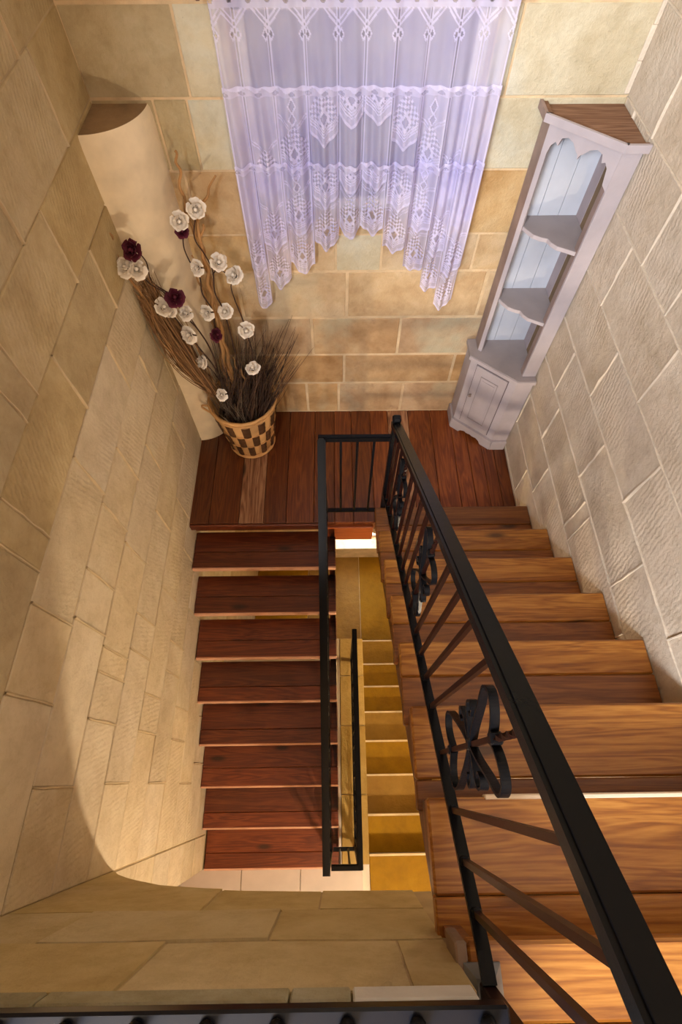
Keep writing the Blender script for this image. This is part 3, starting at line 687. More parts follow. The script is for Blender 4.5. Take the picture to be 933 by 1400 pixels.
ldb = empty('stair_balustrade', (XLL, 0.5, -0.6)); tag(ldb, 'black iron balustrade along the open side of the dark lower flight', 'balustrade', 'iron balustrades')
P_ = lambda o: at(o, ldb)
sl = R2 / G2
lt = lambda y: 0.857 - sl * (1.44 - y)
lb = lambda y: 0.12 - sl * (1.44 - y)
m = MB(); handrail(m, [(XLL, 1.437, lt(1.437)), (XLL - .004, -0.44, lt(-0.44))], 0.020, 0.012); P_(m.build('handrail', MAT['iron_rail']))
P_(MB().tube([(XLL, 1.43, lb(1.43)), (XLL, -0.43, lb(-0.43))], 0, flat=(0.006, 0.012), up=(0, 0, 1)).build('bottom_rail', MAT['iron']))
for k in range(18):
    y = 1.36 - k * 0.1
    if k in (4, 9, 14): ornament(XLL, y, lb(y), lt(y), P_)
    else: P_(MB().tube([(XLL, y, lb(y)), (XLL, y, lt(y))], 0, flat=(0.006, 0.006), up=(1, 0, 0)).build('baluster', MAT['iron']))
P_(MB().box((XLL - .014, -0.445, ZF), (XLL + .014, -0.417, lt(-0.43) + .012), .003).build('newel_post', MAT['iron']))

lg = empty('edge_guard', (0.10, 0.2, ZF)); tag(lg, 'black iron guard standing on the yellow stone floor edge', 'balustrade', 'iron balustrades')
P_ = lambda o: at(o, lg)
m = MB(); handrail(m, [(0.10, 0.865, -0.45), (0.10, -0.43, -0.45)], 0.016, 0.011); P_(m.build('handrail', MAT['iron_rail']))
m = MB(); handrail(m, [(XLL + 0.02, -0.418, -0.45), (0.105, -0.418, -0.45)], 0.014, 0.010); P_(m.build('return_rail', MAT['iron']))
P_(MB().tube([(0.10, 0.86, ZF + 0.1), (0.10, -0.42, ZF + 0.1)], 0, flat=(0.006, 0.012), up=(0, 0, 1)).build('bottom_rail', MAT['iron']))
P_(MB().tube([(XLL + .02, -0.418, ZF + 0.1), (0.10, -0.418, ZF + 0.1)], 0, flat=(0.006, 0.012), up=(0, 0, 1)).build('bottom_rail', MAT['iron']))
for k in range(13):
    y = 0.75 - k * 0.093
    if k in (3, 9): ornament(0.10, y, ZF + .1, -0.46, P_)
    else: P_(MB().tube([(0.10, y, ZF + .1), (0.10, y, -0.46)], 0, flat=(0.006, 0.006), up=(1, 0, 0)).build('baluster', MAT['iron']))
for x in (-0.01, 0.045): P_(MB().tube([(x, -0.418, ZF + .1), (x, -0.418, -0.46)], 0, flat=(0.006, 0.006), up=(1, 0, 0)).build('baluster', MAT['iron']))
for y in (0.85, -0.418): P_(MB().box((0.10 - .013, y - .013, ZF + .004), (0.10 + .013, y + .013, -0.44), .003).build('post', MAT['iron']))

bg_ = empty('balcony_guard', (-0.35, -0.345, ZU)); tag(bg_, 'black iron guard rail along the edge of the upper floor', 'balustrade', 'iron balustrades')
P_ = lambda o: at(o, bg_)
P_(MB().box((XL + .01, -0.366, 1.716), (XRL - .014, -0.3165, 1.746), .004).build('bottom_rail', plain('blue_black_iron', (0.006, 0.007, 0.012), 0.3, spec=0.3)))
m = MB(); handrail(m, [(XL + .01, -0.37, 2.57), (XRL, -0.37, 2.57)]); P_(m.build('handrail', MAT['iron_rail']))
for k in range(11):
    x = XL + 0.075 + k * 0.109
    b = P_(MB().tube([(x, -0.345, 1.745), (x, -0.345, 2.56)], 0, flat=(0.006, 0.006), up=(1, 0, 0)).build('baluster', MAT['iron']))
    c = MB().lathe([(0.0, 0.0), (0.012, 0.0), (0.014, 0.008), (0.008, 0.018), (0.0, 0.018)], (x, -0.338, 1.746), 12).build('bar_foot', MAT['iron']); c.parent = b

# ------------------------------------------------------------------ corner cabinet
cab = empty('corner_cabinet', (1.0, 2.15, 0)); tag(cab, 'tall lilac grey painted corner cabinet with open shelves over a door', 'cabinet')
P_ = lambda o: at(o, cab)
YW, XW = YB - 0.008, XR - 0.010
def plan(dx=0.0, l=0.805, f=2.19, cx=1.04, cyy=1.99):
    return [(l - dx, YW), (l - dx, f - dx * .6), (cx - dx * .4, cyy - dx), (XW, cyy - dx), (XW, YW)]
def slabp(name, pl, z0, z1, mat): return P_(MB().extrude([(p[0], p[1], z0) for p in pl], (0, 0, z1 - z0)).build(name, MAT[mat]))
body = slabp('lower_body', plan(), 0.075, 0.635, 'cab')
slabp('counter', plan(0.018), 0.635, 0.662, 'cab_shelf')
ctr_edge = [(0.787, 2.179), (1.033, 1.972), (XW, 1.972)]
P_(MB().tube([(p[0], p[1] - .001, 0.645) for p in ctr_edge], 0, flat=(0.011, 0.004), up=(0, 0, 1)).build('counter_edge', MAT['cab']))
# plinth with scalloped cut-out along the diagonal
A = Vector((0.795, 2.183)); B = Vector((1.036, 1.978)); D = (B - A); Ld = D.length; D.normalize(); Nn = Vector((-D.y, D.x)) * -1
if Nn.y > 0: Nn = -Nn
def dg(t, z, off=0.0): p = A + D * t + Nn * off; return (p.x, p.y, z)
prof = [(0, 0.0), (.07, 0.0), (.085, .022), (.11, .034), (.14, .03), (.158, .036), (.176, .03), (.205, .034), (.23, .022), (.245, 0.0), (Ld, 0.0), (Ld, .085), (0, .085)]
P_(MB().extrude([dg(t, z, 0.006) for t, z in prof], tuple(-Nn.to_3d() * 0.02)).build('plinth', MAT['cab']))
P_(MB().box((1.036, 1.970, 0.0), (XW, 1.99, 0.085), .003).build('plinth_return', MAT['cab']))
P_(MB().box((0.790, 2.180, 0.0), (0.806, YW, 0.085), .003).build('plinth_return', MAT['cab']))
# door in the diagonal front
A2 = Vector((0.805, 2.19)); B2 = Vector((1.04, 1.99)); D2 = (B2 - A2).normalized(); L2 = (B2 - A2).length
N2 = Vector((D2.y, -D2.x));  N2 = N2 if N2.y < 0 else -N2
def dq(t, z, off=0.0): p = A2 + D2 * t + N2 * off; return Vector((p.x, p.y, z))
def dbox(t0, t1, z0, z1, o0, o1): return MB().extrude([dq(t0, z0, o0), dq(t1, z0, o0), dq(t1, z1, o0), dq(t0, z1, o0)], N2.to_3d() * (o1 - o0))
P_(dbox(0.045, 0.262, 0.10, 0.61, 0.0005, 0.0015).build('door_gap', MAT['line']))
door = P_(dbox(0.050, 0.257, 0.105, 0.605, 0.001, 0.008).build('door', MAT['cab']))
def sub(o, p): o.parent = p; return o
for (t0, t1, z0, z1) in ((.095, .099, .165, .545), (.208, .212, .165, .545), (.095, .212, .165, .170), (.095, .212, .541, .545)):
    sub(dbox(t0, t1, z0, z1, 0.008, 0.0115).build('panel_moulding', MAT['cab_shelf']), door)
sub(dbox(0.112, 0.196, 0.19, 0.52, 0.008, 0.012).build('door_panel', MAT['cab']), door)
kc = dq(0.068, 0.37, 0.02); sub(MB().tube([dq(.068, .37, .008), dq(.068, .37, .016), dq(.068, .37, .022), dq(.068, .37, .03)], [0.005, 0.005, 0.011, 0.006], 10).build('knob', MAT['cab_side']), door)
# upper open unit
ul, uf_, ucx, ucy = 0.838, 2.222, 1.060, 2.008
Z0u, Z1u = 0.662, 1.818
P_(MB().box((ul - .002, uf_, Z0u), (ul + .012, YW, Z1u), .001).build('left_side', MAT['cab_side']))
P_(MB().box((ucx, ucy, Z0u), (XW, ucy + .014, Z1u), .002).build('right_stile', MAT['cab']))
P_(MB().box((ucx, ucy + .014, Z0u), (ucx + .012, ucy + .05, Z1u)).build('stile_return', MAT['cab_side']))
A3 = Vector((ul, uf_)); B3 = Vector((ucx, ucy)); D3 = (B3 - A3).normalized(); L3 = (B3 - A3).length
N3 = Vector((D3.y, -D3.x)); N3 = N3 if N3.y < 0 else -N3
def d3(t, z, off=0.0): p = A3 + D3 * t + N3 * off; return Vector((p.x, p.y, z))
P_(MB().extrude([d3(0, Z0u), d3(0.022, Z0u), d3(0.022, Z1u), d3(0, Z1u)], -N3.to_3d() * .014).build('left_stile', MAT['cab']))
val = [(0.0, 1.835), (0.0, 1.714), (0.022, 1.714), (0.03, 1.749), (0.046, 1.766), (0.058, 1.756), (0.066, 1.784), (0.088, 1.794), (0.115, 1.786), (0.132, 1.766), (0.147, 1.754), (0.152, 1.739), (0.157, 1.754), (0.172, 1.766), (0.19, 1.784), (0.216, 1.794), (0.24, 1.786), (0.248, 1.759), (0.262, 1.766), (0.276, 1.749), (0.285, 1.694), (L3, 1.674), (L3, 1.835)]
P_(MB().extrude([d3(t, z, .002) for t, z in val], -N3.to_3d() * .014).build('valance', MAT['cab']))
# back boards
for k in range(3): xa = ul + .012 + k * (XW - ul - .012) / 3; xb = ul + .012 + (k + 1) * (XW - ul - .012) / 3; P_(MB().box((xa + .001, YW - .012, Z0u), (xb - .001, YW, Z1u), .001).build('back_board', MAT['cab_in']))
yc = [ucy + .05, ucy + .10, ucy + .16, ucy + .215, YW - .012]
for k in range(4): P_(MB().box((XW - .012, yc[k] + .001, Z0u), (XW, yc[k + 1] - .001, Z1u), .001).build('back_board', MAT['cab_side2'] if k == 3 else MAT['cab_raw2']))
for zs in (1.02, 1.41):
    sc = [d3(t, 0, -0.006 + o) for t, o in ((0.012, -.012), (.05, .0), (.09, .010), (.125, .004), (.152, -.008), (.178, .004), (.212, .010), (.25, .0), (L3 - .01, -.012))]
    pts = [(p.x, p.y) for p in sc] + [(ucx + .012, ucy + .02), (XW - .013, ucy + .03), (XW - .013, YW - .013), (ul + .013, YW - .013), (ul + .013, uf_ + .01)]
    sh = P_(MB().extrude([(p[0], p[1], zs - .02) for p in pts], (0, 0, .02)).build('shelf', MAT['cab_shelf']))
    sub(MB().tube([(p.x, p.y, zs - .009) for p in sc], 0, flat=(0.0085, 0.003), up=(0, 0, 1)).build('shelf_edge', MAT['cab']), sh)
# cornice and raw top
def cplan(o): return [(ul - o, YW), (ul - o, uf_ - o * .5), (ucx - o * .35, ucy - o), (XW, ucy - o), (XW, YW)]
slabp('cornice', cplan(.010), 1.818, 1.825, 'cab'); slabp('cornice', cplan(.020), 1.825, 1.832, 'cab'); 
cp_ = cplan(.036)
for (p, q_) in ((cp_[0], cp_[1]), (cp_[1], cp_[2]), (cp_[2], cp_[3])):
    d = (Vector(q_) - Vector(p)).normalized(); nn = Vector((-d.y, d.x))
    P_(MB().extrude([(p[0], p[1], 1.828), (q_[0], q_[1], 1.828), (q_[0], q_[1], 1.856), (p[0], p[1], 1.856)], (nn.x * .012, nn.y * .012, 0)).build('cornice', MAT['cab_side'] if p == cp_[0] else MAT['cab']))
    P_(MB().extrude([(p[0] + nn.x * .012, p[1] + nn.y * .012, 1.828), (q_[0] + nn.x * .012, q_[1] + nn.y * .012, 1.828), (q_[0] + nn.x * .012, q_[1] + nn.y * .012, 1.850), (p[0] + nn.x * .012, p[1] + nn.y * .012, 1.850)], (nn.x * .02, nn.y * .02, 0)).build('cornice_backing', MAT['cab_raw']))
slabp('raw_top', cplan(.02), 1.8325, 1.839, 'cab_raw')

# ------------------------------------------------------------------ lace curtain
cur = empty('lace_curtain', (0.1, 2.25, 2.16)); tag(cur, 'lilac white tiered lace curtain with pointed scalloped hem', 'curtain')
TIPS = [(-0.372, 0.938), (-0.285, 1.069), (-0.157, 1.155), (-0.033, 1.275), (0.070, 1.335), (0.160, 1.345), (0.275, 1.257), (0.383, 1.145), (0.474, 1.03), (0.575, 0.924)]
SEAM = [-0.411, -0.335, -0.222, -0.096, 0.020, 0.116, 0.224, 0.333, 0.435, 0.522, 0.625]
CX0, CX1 = -0.411, 0.625
def col_of(x):
    return np.clip(np.searchsorted(np.array(SEAM), x, side='right') - 1, 0, 9)
def hem(x, shift):
    c = col_of(x); tip = np.array([t[1] for t in TIPS])[c]
    s0 = np.array(SEAM)[c]; s1 = np.array(SEAM)[c + 1]; w = (s1 - s0) / 2; u = (x - (s0 + s1) / 2) / w
    return tip + shift + 0.045 * np.abs(u) ** 1.1
def fold(x, z):
    a = np.clip((2.16 - z) / 0.5, 0.25, 1)
    return a * (0.016 * np.sin(2 * np.pi * x / 0.118 + 0.6) + 0.010 * np.sin(2 * np.pi * x / 0.047 + 2 * np.sin(3 * z) + 1.2 * np.sin(9 * x)) + 0.006 * np.sin(2 * np.pi * x / 0.21 + z * 2))
def lace_sheet(name, ztop, shift, yoff, base, parent, first=False):
    nx = 320; xs = np.linspace(CX0, CX1, nx); hz = hem(xs, shift)
    dz = 0.0032; zs = np.arange(ztop, min(hz) - dz, -dz); nz = len(zs)
    X, Z = np.meshgrid(xs, zs); HZ = np.broadcast_to(hz, X.shape); Zc = np.maximum(Z, HZ)
    C = col_of(X); s0 = np.array(SEAM)[C]; s1 = np.array(SEAM)[C + 1]; u = (X - (s0 + s1) / 2) / ((s1 - s0) / 2); dx = X - (s0 + s1) / 2
    t = Zc - HZ; d = np.full(X.shape, base)
    tv = Zc - (np.array([q[1] for q in TIPS])[C] + shift)         # height over the tip
    # woven border following the point
    d = np.where(t < 0.012, 0.92, d); d = np.where((t >= 0.012) & (t < 0.030), 0.62, d)
    for k in (0.036, 0.046, 0.056): d = np.where(np.abs(t - k) < 0.0028, 0.95, d)
    # chequered diamond cluster
    zone = (t > 0.062) & (tv < 0.205 - 0.09 * np.abs(u)) & (np.abs(u) < 0.92)
    chk = (np.floor((dx + tv * 0.75) / 0.0125) + np.floor((dx - tv * 0.75) / 0.0125)) % 2
    d = np.where(zone, np.where(chk == 0, 0.94, 0.30), d)
    dia = np.abs(dx) / 0.017 + np.abs(tv - 0.098) / 0.026
    d = np.where(dia < 1.45, 0.92, d); d = np.where(dia < 0.8, 0.22, d)
    # small open diamonds above
    for (cz, h) in ((0.215, 0.020), (0.258, 0.024)):
        q = np.abs(dx) / 0.0135 + np.abs(tv - cz) / h
        m_ = (q < 1.25) & (np.abs(C - 4.5) < 2.6); d = np.where(m_, 0.9, d); d = np.where((q < 0.85) & m_, 0.25, d)
    # chevron lines
    for k in (0.176, 0.187):
        d = np.where((np.abs(t - k) < 0.0024) & (np.abs(u) > 0.25), 0.85, d)
    # seams with their double cords
    e = (1 - np.abs(u)) * (s1 - s0) / 2
    d = np.where((e > 0.0025) & (e < 0.0065), 0.90, d); d = np.where(e <= 0.0022, 0.30, d)
    if first:
        h = ztop - Zc                                             # forked heading
        d = np.where(h < 0.030, 0.80, d)
        hole = ((X * 1000 / 62) % 1 - 0.5) ** 2 / 0.03 + ((h - 0.010) / 0.010) ** 2; d = np.where((h < 0.03) & (hole < 0.6), 0.15, d)
        for off in (0.0, 0.016):
            lx = np.abs(e - (0.048 - (h - 0.03 + off) * 0.95)); d = np.where((lx < 0.0038) & (h > 0.03) & (h < 0.085 - off), 0.92, d)
        q = np.abs(e - 0.010) / 0.009 + np.abs(h - 0.098) / 0.017; d = np.where((q < 1.2), 0.9, d); d = np.where(q < 0.6, 0.25, d)
    else:
        h = ztop - Zc; wavy = 0.012 + 0.006 * np.sin(2 * np.pi * X / 0.062)
        d = np.where(h < wavy, 0.95, d); d = np.where((h >= wavy) & (h < 0.030), 0.70, d)
        hole = (((X / 0.062) % 1) - 0.5) ** 2 / 0.05 + ((h - 0.021) / 0.006) ** 2; d = np.where(hole < 0.8, 0.2, d)
    Y = 2.255 - yoff + fold(X, Z) * (1 + 4 * yoff)
    # columns narrow a little where the cloth is gathered
    vs = np.stack([X, Y, Zc], -1).reshape(-1, 3)
    ii = np.arange(nz * nx).reshape(nz, nx)
    quads = np.stack([ii[:-1, :-1], ii[1:, :-1], ii[1:, 1:], ii[:-1, 1:]], -1).reshape(-1, 4)
    ok = ((Z[:-1, :-1] > HZ[:-1, :-1]) | (Z[:-1, 1:] > HZ[:-1, 1:])).reshape(-1); quads = quads[ok]
    me = bpy.data.meshes.new(name)
    me.vertices.add(len(vs)); me.vertices.foreach_set('co', vs.ravel())
    me.loops.add(quads.size); me.loops.foreach_set('vertex_index', quads.ravel().astype(np.int32))
    me.polygons.add(len(quads)); me.polygons.foreach_set('loop_start', np.arange(0, quads.size, 4, dtype=np.int32))
    me.update(calc_edges=True); me.validate()
    me.polygons.foreach_set('use_smooth', [True] * len(me.polygons))
    att = me.attributes.new('weave', 'FLOAT', 'POINT'); att.data.foreach_set('value', d.ravel().astype(np.float32))
    return at(link(name, me, MAT['lace']), parent)
lace_sheet('sheer_panel', 2.165, 0.0, 0.0, 0.54, cur, True)
lace_sheet('flounce', 1.925, 0.455, 0.012, 0.52, cur)
lace_sheet('flounce', 1.665, 0.215, 0.020, 0.52, cur)
rod = empty('curtain_rod', (0.1, 2.25, 2.17)); tag(rod, 'thin brown curtain rod above the lace curtain', 'rod')
at(MB().tube([(-0.45, 2.245, 2.168), (0.66, 2.245, 2.168)], 0.006, 10).build('pole', MAT['brass']), rod)
for x in (-0.44, 0.65): at(MB().box((x - .008, 2.24, 2.155), (x + .008, YB - .004, 2.175), .003).build('bracket', MAT['brass']), rod)

# ------------------------------------------------------------------ basket with dried flowers
def ray(u, v): return FW + RT2 * ((u - 466.5) / F_PX) - UP2 * ((v - 700) / F_PX)
def spot(u, v, y): d = ray(u, v); return Vector((0, 0, CAM_Z)) + d * (y / d.y)
BX, BY = -0.580, 2.068
bas = empty('wicker_basket', (BX, BY, 0)); tag(bas, 'tapered wicker basket of light cane with dark chequer weave', 'basket')
HB, RB, RTp = 0.43, 0.142, 0.203
rz = lambda z: RB + (RTp - RB) * z / HB
at(MB().lathe([(0, 0.0), (RB, 0.0), (RB + .002, .02), (rz(HB), HB), (rz(HB) - .012, HB), (RB - .012, .02), (0, .02)], (BX, BY, 0.002), 48).build('wall', MAT['cane']), bas)
at(MB().lathe([(0, 0.30), (rz(.30) - .014, 0.30), (rz(.30) - .014, 0.305), (0, 0.305)], (BX, BY, 0), 32).build('filling', MAT['inside']), bas)
for row in range(3):
    z0, z1 = 0.040 + row * 0.118, 0.040 + row * 0.118 + 0.108; nC = 12
    for k in range(nC):
        a0 = 2 * math.pi * (k + 0.5 * (row % 2)) / nC; a1 = a0 + math.pi / nC
        m = MB(); vs = []; na = 5; nzr = 5
        for i in range(nzr + 1):
            for j in range(na + 1):
                z = z0 + (z1 - z0) * i / nzr; a = a0 + (a1 - a0) * j / na
                bul = 0.004 + 0.005 * math.sin(math.pi * j / na) + 0.0015 * (-1) ** i
                vs.append((BX + (rz(z) + bul) * math.cos(a), BY + (rz(z) + bul) * math.sin(a), z))
        m.add(vs, [(i * (na + 1) + j, i * (na + 1) + j + 1, (i + 1) * (na + 1) + j + 1, (i + 1) * (na + 1) + j) for i in range(nzr) for j in range(na)], True)
        at(m.build('dark_weave', MAT['cane_dark']), bas)
def ring(r, z, rad, nm, tw=0):
    m = MB(); n = 72
    m.tube([(BX + r * math.cos(2 * math.pi * k / n), BY + r * math.sin(2 * math.pi * k / n), z + tw * math.sin(k * 1.57)) for k in range(n + 1)], rad, 8)
    return at(m.build(nm, MAT['cane']), bas)
ring(RTp + .001, HB, 0.0105, 'rim', 0.002); ring(rz(.395) + .002, 0.397, 0.006, 'rim'); ring(RB + .004, 0.012, 0.010, 'base_ring', 0.001)
for z in (0.036, 0.154, 0.272): ring(rz(z) + .004, z, 0.0035, 'weave_band')
for sgn in (-1,):
    hp = [(BX + sgn * (RTp - .002), BY - .05, HB - .01), (BX + sgn * (RTp + .035), BY - .045, HB - .005), (BX + sgn * (RTp + .048), BY - .03, HB - .045), (BX + sgn * (RTp + .022), BY - .02, HB - .095), (BX + sgn * (rz(.29)), BY - .02, 0.285)]
    at(MB().tube(catmull(hp, 5), 0.006, 8).build('handle', MAT['cane']), bas)

# rose head: three whorls of cupped petals
def rose_mesh(name, mat, seed):
    rg = random.Random(seed); m = MB()
    m.lathe([(0.0, 0.010), (0.006, 0.012), (0.008, 0.022), (0.004, 0.028), (0.0, 0.027)], (0, 0, 0), 8)
    for (nP, r, h, tip) in ((5, 0.033, 0.022, 1.20), (5, 0.025, 0.033, 1.04), (3, 0.014, 0.035, 0.90)):
        a0 = rg.uniform(0, 6.28)
        for k in range(nP):
            ac = a0 + 2 * math.pi * k / nP + rg.uniform(-.18, .18); vs = []; nu, nv = 5, 5; hh = h * rg.uniform(.82, 1.12); rk = r * rg.uniform(.9, 1.12)
            for i in range(nv + 1):
                s_ = i / nv
                for j in range(nu + 1):
                    q = (j / nu - .5) * 2
                    w = q * 0.52 * (2 * math.pi / nP) * (0.45 + 0.55 * math.sin(math.pi * min(1, .12 + .55 * s_)))
                    rr = rk * (0.20 + 0.80 * math.sin(min(s_ * 1.9, 1.57))) * (1 + (tip - 1) * max(0, s_ - .5) * 2) * (1 - .10 * q * q) + 0.0022 * math.sin(q * 5 + k * 1.7) * s_
                    zz = hh * s_ * (1 - .30 * q * q * s_) - (0.008 * max(0, s_ - .7) / .3 if tip > 1.1 else 0)
                    vs.append((rr * math.cos(ac + w), rr * math.sin(ac + w), zz))
            m.add(vs, [(i * 6 + j, i * 6 + j + 1, i * 6 + 7 + j, i * 6 + 6 + j) for i in range(nv) for j in range(nu)], True)
    me = m.mesh(name); me.materials.append(mat); return me
def sepal_mesh():
    m = MB(); m.lathe([(0.0, -0.014), (0.006, -0.012), (0.011, -0.004), (0.010, 0.004), (0.0, 0.006)], (0, 0, 0), 10)
    for k in range(5):
        a = 2 * math.pi * k / 5; c, s = math.cos(a), math.sin(a)
        P = [(0.008, 0.0, -0.004), (0.022, 0.0, 0.004), (0.032, 0.0, -0.004)]
        vs = []
        for (i, w) in ((0, .006), (1, .006), (2, .001)):
            for sg in (-1, 1): vs.append((P[i][0] * c - sg * w * s, P[i][0] * s + sg * w * c, P[i][2]))
        m.add(vs, [(0, 1, 3, 2), (2, 3, 5, 4)])
    me = m.mesh('sepals'); me.materials.append(MAT['sepal']); return me
RW = [rose_mesh('rose_w%d' % k, MAT['rose_white'], k) for k in range(3)]; RR = rose_mesh('rose_r', MAT['rose_red'], 9); SEP = sepal_mesh()
def add_rose(parent, pos, kind, size=1.0, tilt=None):
    me = RR if kind == 'r' else random.choice(RW)
    o = link('rose', me, None); o.location = pos
    d = Vector(tilt) if tilt else Vector((random.uniform(-.5, .5), random.uniform(-.9, -.25), random.uniform(.25, .9)))
    o.rotation_mode = 'QUATERNION'; o.rotation_quaternion = d.to_track_quat('Z', 'Y'); o.scale = (size,) * 3
    o.parent = parent; o.matrix_parent_inverse = Matrix.Translation(-Vector(parent.location))
    s = link('sepals', SEP, None, o)
    return o
def spray(label, main, roses, sides=(), r=0.0040):
    """main: list of (u,v,y) read off the photograph and lifted to their own depth"""
    base = Vector((BX + random.uniform(-.05, .05), BY + random.uniform(-.04, .04), 0.30))
    e = empty('rose_spray', base); tag(e, label, 'flowers', 'rose sprays in the basket')
    pts = [spot(*p) for p in main] + [base]
    C = catmull(pts, 6); nC = len(C)
    at(MB().tube(C, [r * (0.65 + 0.6 * i / nC) for i in range(nC)], 6).build('stem', MAT['stem']), e)
    for sd in sides:
        C2 = catmull([spot(*p) for p in sd], 5); at(MB().tube(C2, r * 0.7, 6).build('twiglet', MAT['stem']), e)
    for (u, v, y, k, s) in roses:
        add_rose(e, spot(u, v, y), k, s)
    return e
spray('rose spray leaning to the left wall with a burgundy rose at its tip', [(184, 340, 1.97), (200, 358, 1.98), (208, 385, 1.98), (235, 405, 2.0), (252, 430, 2.01), (272, 452, 2.02), (290, 482, 2.03), (306, 525, 2.05)],
      [(183, 342, 1.965, 'r', 1.15), (173, 367, 1.95, 'w', 1.1), (186, 368, 1.955, 'w', 1.15), (240, 408, 1.98, 'r', 1.15), (255, 429, 1.99, 'w', 0.95)],
      [[(190, 372, 1.96), (205, 388, 1.975), (222, 398, 1.99), (230, 405, 2.0)], [(272, 452, 2.02), (264, 440, 2.0), (258, 432, 1.99)]])
spray('low rose spray of pale roses hanging out over the straw bundle', [(226, 424, 1.96), (242, 438, 1.98), (258, 458, 2.0), (272, 475, 2.0), (292, 500, 2.02), (310, 530, 2.05)],
      [(223, 421, 1.955, 'w', 1.15), (234, 425, 1.96, 'w', 0.85), (260, 457, 1.97, 'w', 1.15), (279, 495, 1.99, 'w', 1.0), (304, 540, 1.92, 'w', 0.9)],
      [[(279, 497, 1.995), (290, 506, 2.01), (300, 520, 2.04)], [(304, 542, 1.925), (310, 552, 1.98), (316, 556, 2.03)]])
spray('upright rose spray against the pier with two pale roses high up', [(250, 318, 2.13), (252, 340, 2.13), (262, 362, 2.12), (273, 378, 2.12), (277, 402, 2.11), (290, 424, 2.10), (296, 458, 2.10), (306, 495, 2.09), (318, 530, 2.08)],
      [(245, 302, 2.125, 'w', 1.05), (249, 317, 2.115, 'r', 0.75), (271, 366, 2.105, 'w', 0.95), (284, 427, 2.09, 'w', 1.0), (294, 458, 2.06, 'r', 0.95)])
spray('tall rose spray beside the curly willow with a pale rose on top', [(268, 292, 2.16), (266, 325, 2.15), (280, 348, 2.14), (291, 370, 2.13), (294, 400, 2.12), (306, 424, 2.11), (316, 460, 2.10), (324, 492, 2.09), (332, 528, 2.08)],
      [(268, 285, 2.155, 'w', 1.1), (298, 360, 2.12, 'w', 1.1), (309, 426, 2.10, 'w', 1.05)], [[(291, 375, 2.13), (296, 368, 2.125), (298, 362, 2.12)]])
spray('rose spray bending right with pale roses above the dark twigs', [(320, 382, 2.15), (316, 392, 2.14), (322, 412, 2.13), (331, 434, 2.12), (340, 462, 2.11), (346, 490, 2.10), (345, 528, 2.09)],
      [(322, 378, 2.14, 'w', 1.2), (336, 451, 2.10, 'w', 1.15), (346, 505, 1.96, 'w', 1.05)], [[(300, 368, 2.13), (310, 374, 2.14), (318, 382, 2.15)], [(346, 507, 1.965), (348, 525, 2.0), (344, 540, 2.06)]])
# curly willow
def willow(label, pts, r0, forks=()):
    base = Vector((BX + random.uniform(-.03, .05), BY + random.uniform(-.02, .05), 0.30))
    e = empty('willow_branch', base); tag(e, label, 'branch', 'curly willow branches in the basket')
    P = catmull([spot(*p) for p in pts] + [base], 7); n = len(P)
    P = [p + Vector((0.006 * math.sin(i * .9), 0.006 * math.cos(i * .7), 0)) for i, p in enumerate(P)]
    at(MB().tube(P, [1.45 * r0 * (0.40 + 0.70 * i / n) for i in range(n)], 8).build('branch', MAT['willow']), e)
    for f in forks:
        Q = catmull([spot(*p) for p in f], 6); at(MB().tube(Q, [1.5 * r0 * (0.32 + 0.4 * i / len(Q)) for i in range(len(Q))], 7).build('side_branch', MAT['willow']), e)
willow('tallest tan curly willow branch with forked twisting tip', [(239, 207, 2.21), (244, 228, 2.20), (249, 262, 2.19), (258, 300, 2.18), (272, 330, 2.17), (282, 362, 2.15), (287, 395, 2.14), (294, 430, 2.13), (302, 470, 2.11), (312, 510, 2.09)], 0.0085,
       [[(295, 240, 2.23), (286, 256, 2.22), (284, 268, 2.21), (276, 280, 2.20), (270, 300, 2.19), (274, 332, 2.17)], [(282, 295, 2.20), (276, 290, 2.20), (270, 300, 2.19)]])
willow('thick tan curly willow branch running up behind the roses', [(277, 308, 2.19), (276, 335, 2.18), (284, 370, 2.17), (294, 410, 2.15), (301, 445, 2.14), (308, 475, 2.12), (316, 505, 2.10), (320, 535, 2.09)], 0.0095)
willow('short curly willow branch forking low over the basket', [(318, 490, 2.10), (326, 505, 2.09), (334, 515, 2.08), (334, 535, 2.08)], 0.006)
willow('pale slender willow branch nearest the wall pier', [(262, 350, 2.16), (275, 392, 2.15), (290, 440, 2.13), (300, 470, 2.12), (306, 510, 2.10)], 0.0055)
willow('bent willow stick reaching toward the left wall', [(131, 285, 2.03), (137, 305, 2.02), (150, 318, 2.01), (158, 345, 2.0), (185, 392, 1.99), (230, 450, 2.0), (275, 515, 2.03)], 0.0055)
# fine dark twigs and straw: too many to count
def strands(name, label, cat, mat, n, gen, rad):
    m = MB()
    for k in range(n):
        P = gen(k); nP = len(P); m.tube(P, [rad * (1.1 - 0.75 * i / nP) for i in range(nP)], 3, smooth=False, close=False)
    o = m.build(name, mat); tag(o, label, cat, kind='stuff')
    att = o.data.attributes.new('tint', 'FLOAT', 'POINT'); per = len(o.data.vertices) // n
    att.data.foreach_set('value', np.repeat(rng.random(n), per).astype(np.float32)); return o
def dark_gen(k):
    a = random.uniform(0, 6.28); r = 0.15 * math.sqrt(random.random()); b = Vector((BX + r * math.cos(a), BY + r * math.sin(a), 0.29))
    h = random.uniform(0.25, 0.58); lean = Vector((random.uniform(0.0, .26), random.uniform(-.03, .10), 0)) + Vector((r * math.cos(a), r * math.sin(a), 0)) * .35
    tip = b + lean * (h / .5) + Vector((0, 0, h)); tip.y = min(tip.y, 2.29)
    mid = b.lerp(tip, .5) + Vector((random.uniform(-.02, .02), random.uniform(-.02, .02), .02))
    return catmull([b, mid, tip], 4)
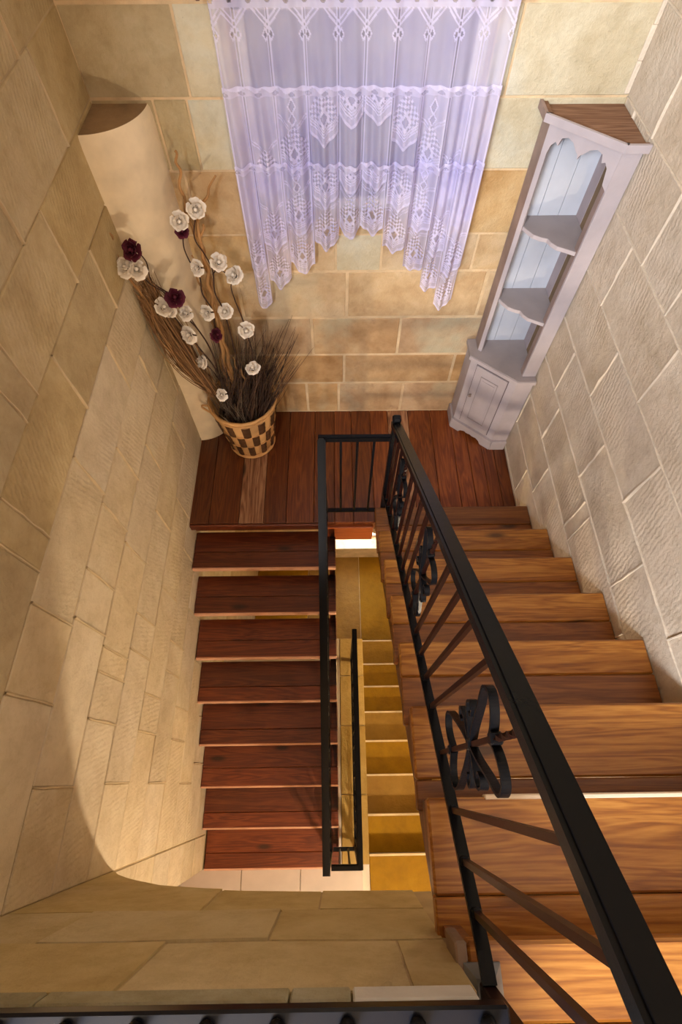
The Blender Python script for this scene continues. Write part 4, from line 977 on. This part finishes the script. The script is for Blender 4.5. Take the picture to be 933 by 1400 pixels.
strands('twig_bundle', 'bundle of fine dark brown twigs filling the wicker basket', 'twigs', MAT['twig'], 420, dark_gen, 0.0021)
def grey_gen(k):
    a = random.uniform(2.2, 5.2); r = 0.17 * math.sqrt(random.random()); b = Vector((BX + r * math.cos(a), BY + r * math.sin(a), 0.29))
    h = random.uniform(0.12, 0.30); tip = b + Vector((random.uniform(-.10, .05), random.uniform(-.06, .06), h))
    return catmull([b, b.lerp(tip, .5) + Vector((random.uniform(-.015, .015), 0, .01)), tip], 4)
strands('grass_tuft', 'short grey stalks at the left rim of the basket', 'grass', MAT['twig_grey'], 90, grey_gen, 0.0022)
def straw_gen(k):
    t0 = random.random(); a = spot(291, 535, 2.02); b = spot(192 + random.uniform(-6, 14), 382 + random.uniform(-12, 40), 2.0)
    j = lambda s: 2.0 * Vector((random.uniform(-s, s), random.uniform(-s, s), random.uniform(-s, s)))
    w = a.lerp(b, random.uniform(.35, .7)) + j(.03) + Vector((-.004, 0, -.045)); e = b + j(.016); e.x = max(e.x, XL + .02); w.x = max(w.x, XL + .02)
    return catmull([a + j(.014), w, e], 5)
strands('straw_bundle', 'bundle of brown dried straw leaning into the left wall', 'straw', MAT['straw'], 200, straw_gen, 0.0030)

# ------------------------------------------------------------------ lamps of the lower floors
def pendant(loc, ztop, power, col, label, r=0.055):
    e = empty('pendant_lamp', loc); tag(e, label, 'lamp', 'pendant lamps')
    m = MB(); m.lathe([(0, r), (r * .6, r * .8), (r, 0), (r * .6, -r * .8), (0, -r)], loc, 16); at(m.build('bulb', glow('bulb_glow_' + label[:8], col, 12)), e)
    at(MB().tube([(loc[0], loc[1], loc[2] + r), (loc[0], loc[1], ztop)], 0.003, 6).build('cord', MAT['iron']), e)
    d = bpy.data.lights.new('lamp_light', 'POINT'); d.energy = power; d.color = col; d.shadow_soft_size = r * 1.05
    o = bpy.data.objects.new('lamp_light', d); COL.objects.link(o); o.parent = e
pendant((0.60, -1.45, 0.17), 1.42, 760, (1.0, 0.80, 0.57), 'warm pendant lamp hanging in the lower hall behind the arch')
pendant((0.80, 0.75, -0.75), 0.55, 170, (1.0, 0.70, 0.30), 'yellow pendant lamp hanging under the upper timber flight')
